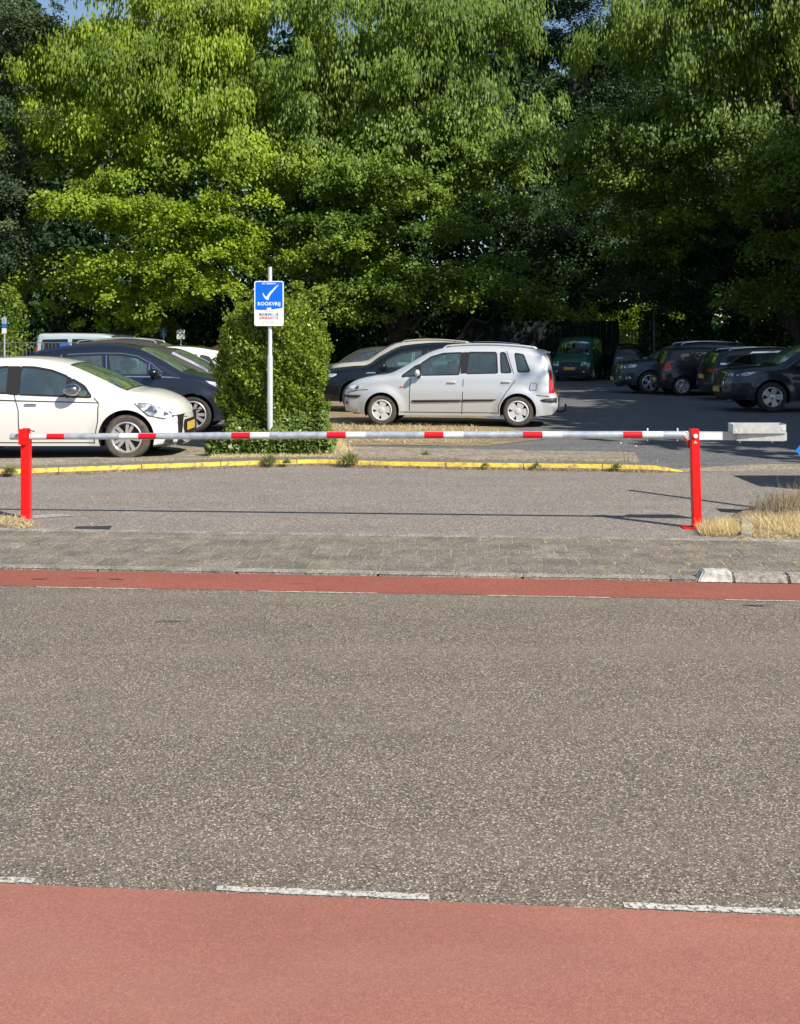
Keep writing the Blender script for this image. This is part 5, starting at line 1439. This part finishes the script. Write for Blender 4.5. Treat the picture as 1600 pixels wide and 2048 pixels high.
mb = MB(); c.end_patch(mb, [(0, .31), (.32, .31), (.38, .42), (.33, .53), (0, .53)], .006); mb.build('grille', M['dark'], r, True)
mb = MB(); c.side_slab(mb, [(.22, .205), (.3, .19), (.50, .185), (.50, .21), (.22, .24)], .012, 0); mb.build('lower_lip', M['trim'], r)
c.plate(r, .43)
mb = MB(); c.side_patch(mb, [(.25, .235), (.36, .245), (.34, .30), (.25, .295)], .006); mb.build('fog_light', M['trim'], r)
mb = MB(); c.side_patch(mb, [(2.385, .90), (2.56, .92), (2.565, 1.31), (2.40, 1.31)], .003); mb.build('pillar_trim', M['seal'], r, True)
mb = MB(); c.side_patch(mb, [(1.665, .87), (1.725, .87), (1.725, 1.17), (1.66, 1.145)], .003); mb.build('pillar_trim', M['seal'], r, True)

# dark people carrier behind it
y0 = 18.6
c, r = car(MPV_D, 'parked_car', 'dark navy people carrier with chrome window line behind the white hatchback', ((385-800)*y0/F, y0), 1, P['navy'], sx=1.0, yaw=R(.5))
c.body(r, P['navy'], None, M['glass'])
c.wheels(r, ('twin', 5, .045, .065), M['alloy'], .245, 'rubber')
c.mirror(r, 1.58, 1.08, P['black'], (.10, .10, .075)); c.handle(r, [(2.27, .88), (3.25, .93)], P['black'])
c.seams(r, [[(1.34, .28), (1.30, .65), (1.44, .98)], [(2.44, .27), (2.46, 1.0), (2.50, 1.44)], [(3.25, .45), (3.28, 1.1), (3.3, 1.42)]])
mb = MB(); c.ribbon(mb, [(1.12, 1.0), (1.40, 1.02), (2.45, 1.035), (3.2, 1.08), (3.6, 1.2)], .022, .006); c.ribbon(mb, [(3.25, 1.12), (3.31, 1.42)], .028, .006)
c.ribbon(mb, [(1.44, 1.10), (1.66, 1.27), (1.93, 1.405), (2.2, 1.45), (2.6, 1.455), (3.2, 1.43)], .014, .006); c.ribbon(mb, [(1.68, 1.04), (1.69, 1.26)], .024, .006); c.ribbon(mb, [(2.45, 1.05), (2.49, 1.42)], .02, .006); mb.build('chrome_trim', M['chrome'], r)
mb = MB(); c.side_patch(mb, [(.10, .74), (.30, .76), (.62, .92), (.66, .955), (.35, .90), (.15, .82)], .006); c.end_patch(mb, [(.45, .68), (.74, .72), (.74, .80), (.5, .76)], .006); mb.build('headlight', M['lens'], r, True)
mb = MB(); c.end_patch(mb, [(0, .52), (.55, .55), (.5, .68), (0, .70)], .006); c.end_patch(mb, [(0, .28), (.66, .28), (.6, .45), (0, .45)], .006); mb.build('grille', M['dark'], r)
c.plate(r, .49)
mb = MB(); mb.box((3.83, 0, 1.46), (.24, 1.2, .035), bev=.014); mb.build('spoiler', P['navy'], r, True)

def generic(spec, name, label, px, y0, face, paintm, style, rimm=None, rim=.22, cat='car', light=True, kind=None, glass=None, head=None, tail=None, grille=True, mirror=None, **kw):
    c, r = car(spec, name, label, ((px-800)*y0/F, y0), face, paintm, cat=cat, **kw)
    c.body(r, paintm, glass, M['glass_dark'] if spec in (SUV, VAN) else None)
    c.wheels(r, style, rimm, rim)
    zb = spec['zb']; xc = spec['top'][spec['ws'][0]][0]
    c.mirror(r, xc+.42, zb+.05, mirror or paintm, (.10, .11, .075))
    return c, r
T5s = ('twin', 5, .03, .04); S5 = ('star', 5, .045, .11); S7 = ('star', 7, .03, .07); S6 = ('star', 5, .10, .15)

# black SUV behind the silver car
c, r = generic(SUV, 'parked_suv', 'black SUV parked just behind the silver people carrier, nose to the bush', 712, 24.4, -1, P['black'], T5s, sz=.985, yaw=R(-7))
c.seams(r, [[(1.42, .35), (1.42, 1.05)], [(2.48, .35), (2.5, 1.5)]])
mb = MB(); c.side_patch(mb, [(.12, .84), (.30, .84), (.42, .91), (.30, .93), (.15, .91)], .006); c.end_patch(mb, [(.5, .8), (.80, .82), (.8, .9), (.55, .88)], .006); mb.build('headlight', M['lens'], r, True)
mb = MB(); c.side_patch(mb, [(1.1, .93), (1.35, .94), (1.35, .965), (1.15, .96)], .006); mb.build('side_vent', M['chrome'], r)
c.end_patch(mb := MB(), [(0, .55), (.5, .58), (.45, .85), (0, .85)], .006); mb.build('grille', M['dark'], r); c.plate(r, .5); c.antenna(r, 3.6, .3, .25)
# pale beige off-roader behind
c, r = generic(SUV, 'parked_suv', 'pale beige off-roader behind the black SUV, roof above it', 716, 29.0, -1, P['beige'], S5, sz=1.035, sx=.97, yaw=R(-7), mirror=M['dark'])
c.seams(r, [[(1.42, .35), (1.42, 1.05)], [(2.48, .35), (2.5, 1.5)]]); c.rails(r, 2.1, 4.1, P['beige'], .04)
mb = MB(); c.side_patch(mb, [(.12, .80), (.34, .80), (.34, .93), (.15, .91)], .006); mb.build('headlight', M['lens'], r, True)
mb = MB(); mb.box((.75, -.55, 1.115), (.45, .28, .035), bev=.01); mb.build('bonnet_scoop', M['trim'], r); c.antenna(r, 3.7, .25, .22)
c, r = generic(SMALL, 'parked_car', 'dark car with only its sloping windscreen showing beyond the beige off-roader', 668, 33.0, -1, P['grey'], S5, sz=1.02, sx=1.15)
c.end_patch(mb := MB(), [(0, .5), (.5, .5), (.45, .7), (0, .7)], .006); mb.build('grille', M['dark'], r)
c, r = generic(SUV, 'parked_suv', 'dark SUV whose roof shows above the rear of the silver car', 860, 36.0, -1, P['slate'], S5, sz=1.0)
c.rails(r, 2.1, 4.1, M['chrome'], .04)

# left row, behind the dark people carrier (fronts to the right)
c, r = generic(MPV_D, 'parked_car', 'grey brown car with a pale windscreen pillar beside the dark people carrier', 434, 21.9, 1, P['grey'], T5s, sx=.96, sz=.955)
mb = MB(); c.end_patch(mb, [(.45, .68), (.74, .72), (.74, .80), (.5, .76)], .006); mb.build('headlight', M['lens'], r, True)
mb = MB(); c.ribbon(mb, [(1.10, 1.09), (1.5, 1.30), (1.93, 1.50)], .05, .012); mb.build('pillar_trim', M['alloy'], r)
c, r = generic(SUV, 'parked_car', 'grey estate with pale roof rails two rows behind the white hatchback', 385, 27.5, 1, P['grey'], T5s, sz=1.045, sx=1.0)
c.rails(r, 1.9, 4.1, M['alloy'], .05)
c, r = generic(MPV_D, 'parked_car', 'white car facing left with a dark reflection painted on its roof, its rear against the bush', 213, 25.6, -1, P['white2'], S5, sx=.95, sz=.965)
mb = MB(); c.side_patch(mb, [(3.95, .95), (4.08, .95), (4.0, 1.3), (3.88, 1.34)], .01); mb.build('tail_light', M['lens_red'], r, True)
c.roof_panel(r, 9, 14, P['grey'])  # grey sheet over the white roof stands in for a dark reflection
c, r = generic(SMALL, 'parked_car', 'dark red car mostly hidden beside the bush', 385, 37.0, -1, P['red'], S5, sz=1.12, sx=1.1)
c, r = generic(SMALL, 'parked_car', 'dark brown car at the left edge above the white hatchback roof', -60, 24.5, 1, P['brown'], S5, sz=.93, sx=1.15, yaw=R(-4))

# pale vans at the back left
for k, (px, y0, lab) in enumerate([(255, 44.5, 'pale blue passenger van behind the steel fence, nearer of two'), (300, 48.0, 'pale blue passenger van partly hidden behind the nearer van')]):
    c, r = generic(VAN, 'passenger_van', lab, px-8, y0, 1, P['paleblue'], S5, cat='van', sz=1.05)
    c.seams(r, [[(1.1, .4), (1.1, 1.1)], [(2.15, .4), (2.15, 1.75)], [(3.3, .4), (3.3, 1.75)]]); c.handle(r, [(2.0, 1.0)], M['dark'])
    mb = MB(); c.side_patch(mb, [(.05, .85), (.4, .86), (.5, 1.0), (.2, .98)], .006); mb.build('headlight', M['lens'], r, True)
    mb = MB(); c.side_patch(mb, [(4.75, 1.0), (4.86, 1.0), (4.80, 1.5), (4.72, 1.5)], .006); mb.build('tail_light', M['lens_red'], r, True)
    c.antenna(r, 1.7, .5, .4)

# green van, nose to the camera
cx, cy = (1139-800)*45.0/F, 44.8
c = Car(CADDY, 1, 1.04); r = empty('delivery_van', (cx, cy, 0), R(90-20)); tag(r, 'green delivery van facing the road with a yellow number plate', 'van')
c.body(r, P['green'], glassmat('van_glass', (.10, .12, .12), .02, 1.3)); c.wheels(r, S5, M['alloy'], .19)
c.mirror(r, 1.15, 1.13, M['dark'], (.07, .09, .10))
mb = MB()
for poly in ([(0, .60), (.70, .60), (.74, .76), (0, .76)], [(0, .30), (.80, .28), (.82, .58), (0, .58)]): c.end_patch(mb, poly, .008)
c.side_patch(mb, [(.0, .28), (.42, .28), (.45, .55), (.0, .58)], .008); mb.build('bumper', simple('van_bumper', (.018, .022, .035), .6), r, True)
mb = MB(); c.end_patch(mb, [(.47, .64), (.78, .64), (.80, .78), (.53, .79)], .016); c.side_patch(mb, [(.0, .64), (.16, .65), (.18, .77), (.03, .78)], .01); mb.build('headlight', M['lens'], r, True)
mb = MB(); c.end_patch(mb, [(0, .30), (.40, .30), (.40, .42), (0, .42)], .012); mb.build('grille', M['dark'], r)
c.plate(r, .52)
i = c.end_i(.70); p = c.strip(i, 0, .02); mb = MB(); mb.lathe([(.001, -.006), (.06, -.006), (.065, 0)], (p[0], 0, p[2]), 'X', 18); mb.build('badge', M['chrome'], r)
mb = MB(); c.end_patch(mb, [(.55, .38), (.63, .38), (.63, .44), (.55, .44)], .014); mb.build('fog_light', M['lens'], r)
wb = MB()
for q in (-.1, .35):
    a = c.strip(c.ix[6]+.5, q, .02); b = c.strip(c.ix[6]+1.8, q-.35, .02); wb.tube(a, b, .01, n=6)
wb.build('wiper', M['dark'], r)

# black SUV seen from behind, right of the green van
c = Car(SUV, 1, 1.0); r = empty('parked_suv', ((1277-800)*45.5/F, 45.2+4.5, 0), R(-90-4)); tag(r, 'black SUV seen from behind between the green van and the slate SUV', 'car', 'cars in the parking lot')
c.body(r, P['black'], None, M['glass_dark']); c.wheels(r, S5, M['alloy_dark'], .22)
mb = MB(); c.end_patch(mb, [(.45, .97), (.84, .97), (.84, 1.02), (.45, 1.02)], .012, False); mb.build('tail_light', simple('clear_tail', (.6, .45, .42), .25, coat=1), r)
mb = MB(); c.end_patch(mb, [(.0, .80), (.80, .80), (.80, .83), (0, .83)], .010, False); mb.build('chrome_trim', simple('trim_grey', (.25, .27, .3), .35, .5), r)
mb = MB(); c.end_patch(mb, [(.55, .60), (.84, .60), (.84, .64), (.55, .64)], .010, False); mb.build('reflector', M['lens_red'], r)
c.plate(r, .72, front=False)
i = c.end_i(.93, False); p = c.strip(i, 0, .02); mb = MB(); mb.lathe([(.001, .006), (.05, .006), (.055, 0)], (p[0], 0, p[2]), 'X', 16); mb.build('badge', M['chrome'], r)

# slate SUV facing left
c, r = generic(SUV, 'parked_suv', 'slate grey SUV with silver grille frame, nose out past the small black hatchback', 1300, 33.4, -1, P['slate'], T5s, M['alloy'], .25, sz=1.0)
mb = MB(); c.side_patch(mb, [(.06, .83), (.40, .86), (.50, .96), (.28, .965), (.10, .93)], .006); c.end_patch(mb, [(.52, .80), (.80, .82), (.82, .92), (.54, .90)], .006); mb.build('headlight', M['lens'], r, True)
mb = MB(); c.end_patch(mb, [(0, .52), (.40, .52), (.45, .88), (0, .92)], .006); mb.build('grille', M['dark'], r)
mb = MB()
for y_ in (.43,): c.end_patch(mb, [(y_-.02, .50), (y_+.04, .50), (y_+.06, .9), (y_, .92)], .014)
c.end_patch(mb, [(0, .86), (.45, .86), (.45, .90), (0, .90)], .014)
for zz in (.66, .72, .78): c.end_patch(mb, [(0, zz), (.4, zz), (.4, zz+.02), (0, zz+.02)], .012, rr=0)
mb.build('grille_frame', M['chrome'], r)
mb = MB(); c.end_patch(mb, [(.58, .48), (.72, .48), (.72, .56), (.58, .56)], .008); c.side_patch(mb, [(.12, .46), (.28, .48), (.27, .56), (.12, .55)], .008); mb.build('fog_light', M['lens'], r)
c.plate(r, .48); c.rails(r, 2.0, 4.1, M['chrome'], .05)
c.seams(r, [[(1.42, .35), (1.42, 1.05)], [(2.48, .35), (2.5, 1.5)]])
# small black hatchback, tail out (faces right)
c = Car(SMALL); c, r = car(SMALL, 'parked_car', 'small black hatchback with its tail out, red lamps beside the slate SUV', ((1365-800)*32.2/F+2.33*1.0, 32.2), 1, P['black'])
c.body(r, P['black'], None, M['glass_dark']); c.wheels(r, S6, M['alloy'], .20); c.mirror(r, 1.15, 1.0, P['black'])
mb = MB(); c.side_patch(mb, [(3.28, .80), (3.42, .74), (3.50, .78), (3.45, 1.0), (3.36, 1.10), (3.18, 1.08), (3.20, 1.04), (3.32, 1.02)], .010); c.end_patch(mb, [(.56, .78), (.74, .78), (.70, 1.02), (.6, 1.02)], .01, False); mb.build('tail_light', M['lens_red'], r, True)
mb = MB(); c.side_patch(mb, [(3.40, .50), (3.52, .50), (3.51, .58), (3.42, .57)], .01); mb.build('reflector', M['lens_red'], r)
c.plate(r, .50, front=False); c.seams(r, [[(1.9, .3), (1.88, .97), (1.86, 1.4)], [(2.75, .5), (2.68, 1.4)]])
# black estate with silver window line, tail out
c, r = car(SUV, 'parked_car', 'black estate with a silver window line behind the nearest dark SUV', ((1440-800)*29.2/F+3.6, 29.2), 1, P['navy'], sx=1.04, sz=.90)
c.body(r, P['black'], None, M['glass_dark']); c.wheels(r, T5s, M['alloy_dark'], .24); c.mirror(r, 1.5, 1.1, P['black'])
mb = MB(); c.ribbon(mb, [(1.5, 1.53), (2.6, 1.56), (3.4, 1.53), (3.75, 1.42), (4.0, 1.22), (4.15, 1.17), (4.30, 1.17)], .045, .010); mb.build('chrome_trim', M['chrome'], r)
mb = MB(); c.side_patch(mb, [(4.02, .93), (4.42, .90), (4.44, 1.02), (4.05, .99)], .008); c.end_patch(mb, [(.45, .90), (.86, .90), (.84, 1.0), (.45, 1.0)], .008, False); mb.build('tail_light', M['lens_red'], r, True)
c.plate(r, .74, front=False); c.rails(r, 2.0, 4.0, M['chrome'], .035)
mb = MB(); c.side_slab(mb, [(4.0, .36), (4.5, .40), (4.5, .60), (4.0, .56)], .012, .01); mb.build('bumper', M['trim'], r)
mb = MB(); mb.box((4.2, 0, 1.395), (.3, 1.2, .035), bev=.014); mb.build('spoiler', P['black'], r, True)
# nearest dark SUV at the right edge
c, r = generic(SUV, 'parked_suv', 'dark blue SUV nearest the road with five-spoke wheel and yellow plate', 1545, 24.3, -1, P['navy'], S6, M['alloy'], .235, sz=1.0)
mb = MB(); c.side_patch(mb, [(.08, .86), (.30, .86), (.60, .98), (.42, .96), (.25, .95), (.10, .91)], .006); c.end_patch(mb, [(.48, .84), (.80, .84), (.80, .90), (.50, .90)], .006); mb.build('headlight', M['lens'], r, True)
mb = MB(); c.end_patch(mb, [(0, .62), (.36, .64), (.42, .86), (0, .90)], .006); c.end_patch(mb, [(0, .34), (.7, .34), (.64, .48), (0, .48)], .006); mb.build('grille', M['dark'], r)
mb = MB(); c.end_patch(mb, [(.36, .62), (.40, .62), (.46, .88), (.42, .88)], .012, rr=0); c.end_patch(mb, [(0, .88), (.44, .86), (.44, .88), (0, .905)], .012, rr=0)
a = [(c.strip(c.end_i(z), y/.8, .014)) for y, z in ((-.25, .68), (.22, .86))]; mb.tube(a[0], a[1], .012, n=6); mb.build('grille_frame', M['chrome'], r)
mb = MB(); c.end_patch(mb, [(0, .29), (.62, .29), (.58, .33), (0, .33)], .014, rr=0); mb.build('skid_plate', M['alloy'], r)
c.plate(r, .52); c.seams(r, [[(1.42, .35), (1.42, 1.05)], [(2.48, .35), (2.5, 1.5)]])
mb = MB(); c.ribbon(mb, [(1.50, 1.06), (2.5, 1.055)], .02, .006); c.ribbon(mb, [(1.46, 1.10), (1.60, 1.28), (1.95, 1.45)], .028, .006); mb.build('chrome_trim', M['chrome'], r)

# ------------------------------------------------------------------ fences and far signs
def board_fence():
    x0, x1, y = (935-800)*52/F, (1236-800)*52/F, 52.0
    root = empty('board_fence', (x0, y, 0)); tag(root, 'tall dark board fence in deep shade behind the green van', 'fence')
    n = 26; w_ = (x1-x0)/n; me = None; dk = obj_random_mat('dark_boards', [(.018, .022, .026), (.03, .034, .038)], grain=20)
    for k in range(n):
        if me is None:
            mb = MB(); mb.box((0, 0, 1.4), (w_-.015, .03, 2.8), bev=.004); o = mb.build('board', dk, root); me = o.data
        else: o = link(bpy.data.objects.new('board', me), root)
        o.location = (w_*(k+.5), RNG.uniform(-.004, .004), RNG.uniform(-.01, .01))
    for k in range(4):
        mb = MB(); mb.box(((x1-x0)*k/3, .06, 1.4), (.1, .1, 2.85)); mb.build('fence_post', dk, root)
board_fence()
def slat_fence():
    x0, x1, y = (1238-800)*53/F, (1330-800)*53/F, 53.0
    root = empty('slat_fence', (x0, y, 0)); tag(root, 'pale upright slat fence with bright leaves showing through behind the parked SUV', 'fence')
    mt = simple('pale_slats', (.30, .29, .24), .8, var=.2); n = 15
    mb = MB(); mb.box((0, 0, 1.2), (.07, .025, 2.4)); me = mb.build('slat', mt, root)
    for k in range(n):
        o = me if k == 0 else link(bpy.data.objects.new('slat', me.data), root); o.location = ((x1-x0)*k/(n-1), 0, 0)
    for z in (.5, 2.3):
        mb = MB(); mb.box(((x1-x0)/2, .03, z), (x1-x0, .03, .06)); mb.build('rail', mt, root)
slat_fence()
def steel_fence():
    y = 40.; x0, x1 = (-20-800)*y/F, (192-800)*y/F; root = empty('steel_fence', (x0, y, 0)); tag(root, 'galvanised steel bar fence in front of the pale vans', 'fence')
    zt_ = H+(688-685.5)*y/F; L = x1-x0
    fm = simple('weathered_steel', (.20, .22, .24), .5, .5, var=.2)
    for z in (zt_, .25):
        mb = MB(); mb.tube((0, 0, z), (L, 0, z), .016, n=8); mb.build('rail', fm, root)
    mb = MB(); mb.tube((0, 0, .25), (0, 0, zt_), .008, n=6); first = mb.build('bar', fm, root)
    n = int(L/.135)
    for k in range(n):
        o = first if k == 0 else link(bpy.data.objects.new('bar', first.data), root); o.location = (L*k/(n-1), 0, 0)
    for k in range(3):
        mb = MB(); mb.tube((L*k/2, 0, 0), (L*k/2, 0, zt_+.03), .03, n=8); mb.build('fence_post', fm, root)
    s_ = empty('fence_sign', ((129-800)*39.9/F, 39.93, 0)); tag(s_, 'small blue and white notice hung on the steel fence', 'sign')
    z1 = H+(688-686.5)*39.9/F; mb = MB(); mb.box((0, 0, z1-.125), (.36, .01, .25)); mb.build('blue_panel', simple('notice_blue', (.02, .13, .5), .4), s_)
    mb = MB(); mb.box((0, 0, z1-.34), (.36, .01, .16)); mb.build('white_panel', M['tape_white'], s_)
steel_fence()
def post_sign(px, y, ytop, ybot, w_, name, lab, parts):
    m = F/y; z1 = H-(ytop-YH)/m; z0 = H-(ybot-YH)/m
    root = empty(name, ((px-800)/m, y, 0)); tag(root, lab, 'sign')
    mb = MB(); mb.tube((0, .03, 0), (0, .03, z1+.05), .03, n=8); mb.build('pole', M['galv'], root)
    for nm, f0, f1, mt in parts:
        mb = MB(); mb.box((0, 0, z0+(z1-z0)*(f0+f1)/2), (w_, .012, (z1-z0)*(f1-f0)-.004)); mb.build(nm, mt, root)
    return root, m, z0, z1
bl = simple('parking_blue', (.02, .12, .42), .45); wh = simple('sign_offwhite', (.66, .66, .60), .5); gy = simple('sign_pale_blue', (.35, .42, .5), .5)
q, m, z0, z1 = post_sign(8.5, 38, 635, 667, .17, 'parking_sign', 'narrow blue and white parking sign on a post at the left edge',
    [('sign_plate', .62, 1, gy), ('sign_plate', .35, .62, bl), ('sign_plate', 0, .33, wh)])
t = MB(); t.ell((-.01, -.012, z0+(z1-z0)*.9), (.018, .004, .018), 8, 5); t.box((-.01, -.009, z0+(z1-z0)*.82), (.03, .004, .07)); t.lathe([(.025, 0), (.035, 0)], (.0, -.008, z0+(z1-z0)*.72), 'Y', 12); t.build('wheelchair_mark', bl, q)
q, m, z0, z1 = post_sign(327, 50, 658, 674, .32, 'parking_sign', 'small blue sign in the shade under the maple', [('sign_plate', 0, 1, bl)])
t = MB(); t.ell((-.02, -.012, z0+.29), (.035, .004, .035), 8, 5); t.box((0, -.009, z0+.19), (.05, .004, .16)); t.lathe([(.05, 0), (.075, 0)], (.02, -.008, z0+.1), 'Y', 12); t.build('wheelchair_mark', wh, q)
q, m, z0, z1 = post_sign(361.5, 48, 660, 678, .37, 'notice_sign', 'small white notice with black print under the maple', [('sign_plate', 0, 1, wh)])
t = MB()
for x, z, w2, h2 in ((-.13, .38, .06, .03), (-.04, .36, .05, .05), (.1, .37, .05, .04), (-.1, .25, .12, .04), (.02, .23, .04, .06), (.1, .26, .1, .04), (.0, .05, .02, .05)): t.box((x, -.009, z0+z), (w2, .004, h2))
t.build('print', M['plate_text'], q)
def lamp():
    y = 45.5; m = F/y; x = (1308-800)/m; root = empty('street_lamp', (x, y, 0)); tag(root, 'grey street lamp whose pale head shows among the dark leaves', 'lamp')
    z = H+(688-232)/m
    mb = MB(); mb.path([(0, 0, 0), (0, 0, z*.6), (0, 0, z-.4), (.06, -.02, z-.1), (.3, -.05, z)], [.06, .045, .035, .03, .025], 10); mb.build('pole', M['trim'], root, True)
    mb = MB(); mb.ell((.33, -.06, z), (.26, .13, .055), 14, 8); mb.build('lamp_head', simple('lamp_head', (.6, .6, .58), .5), root, True)
lamp()
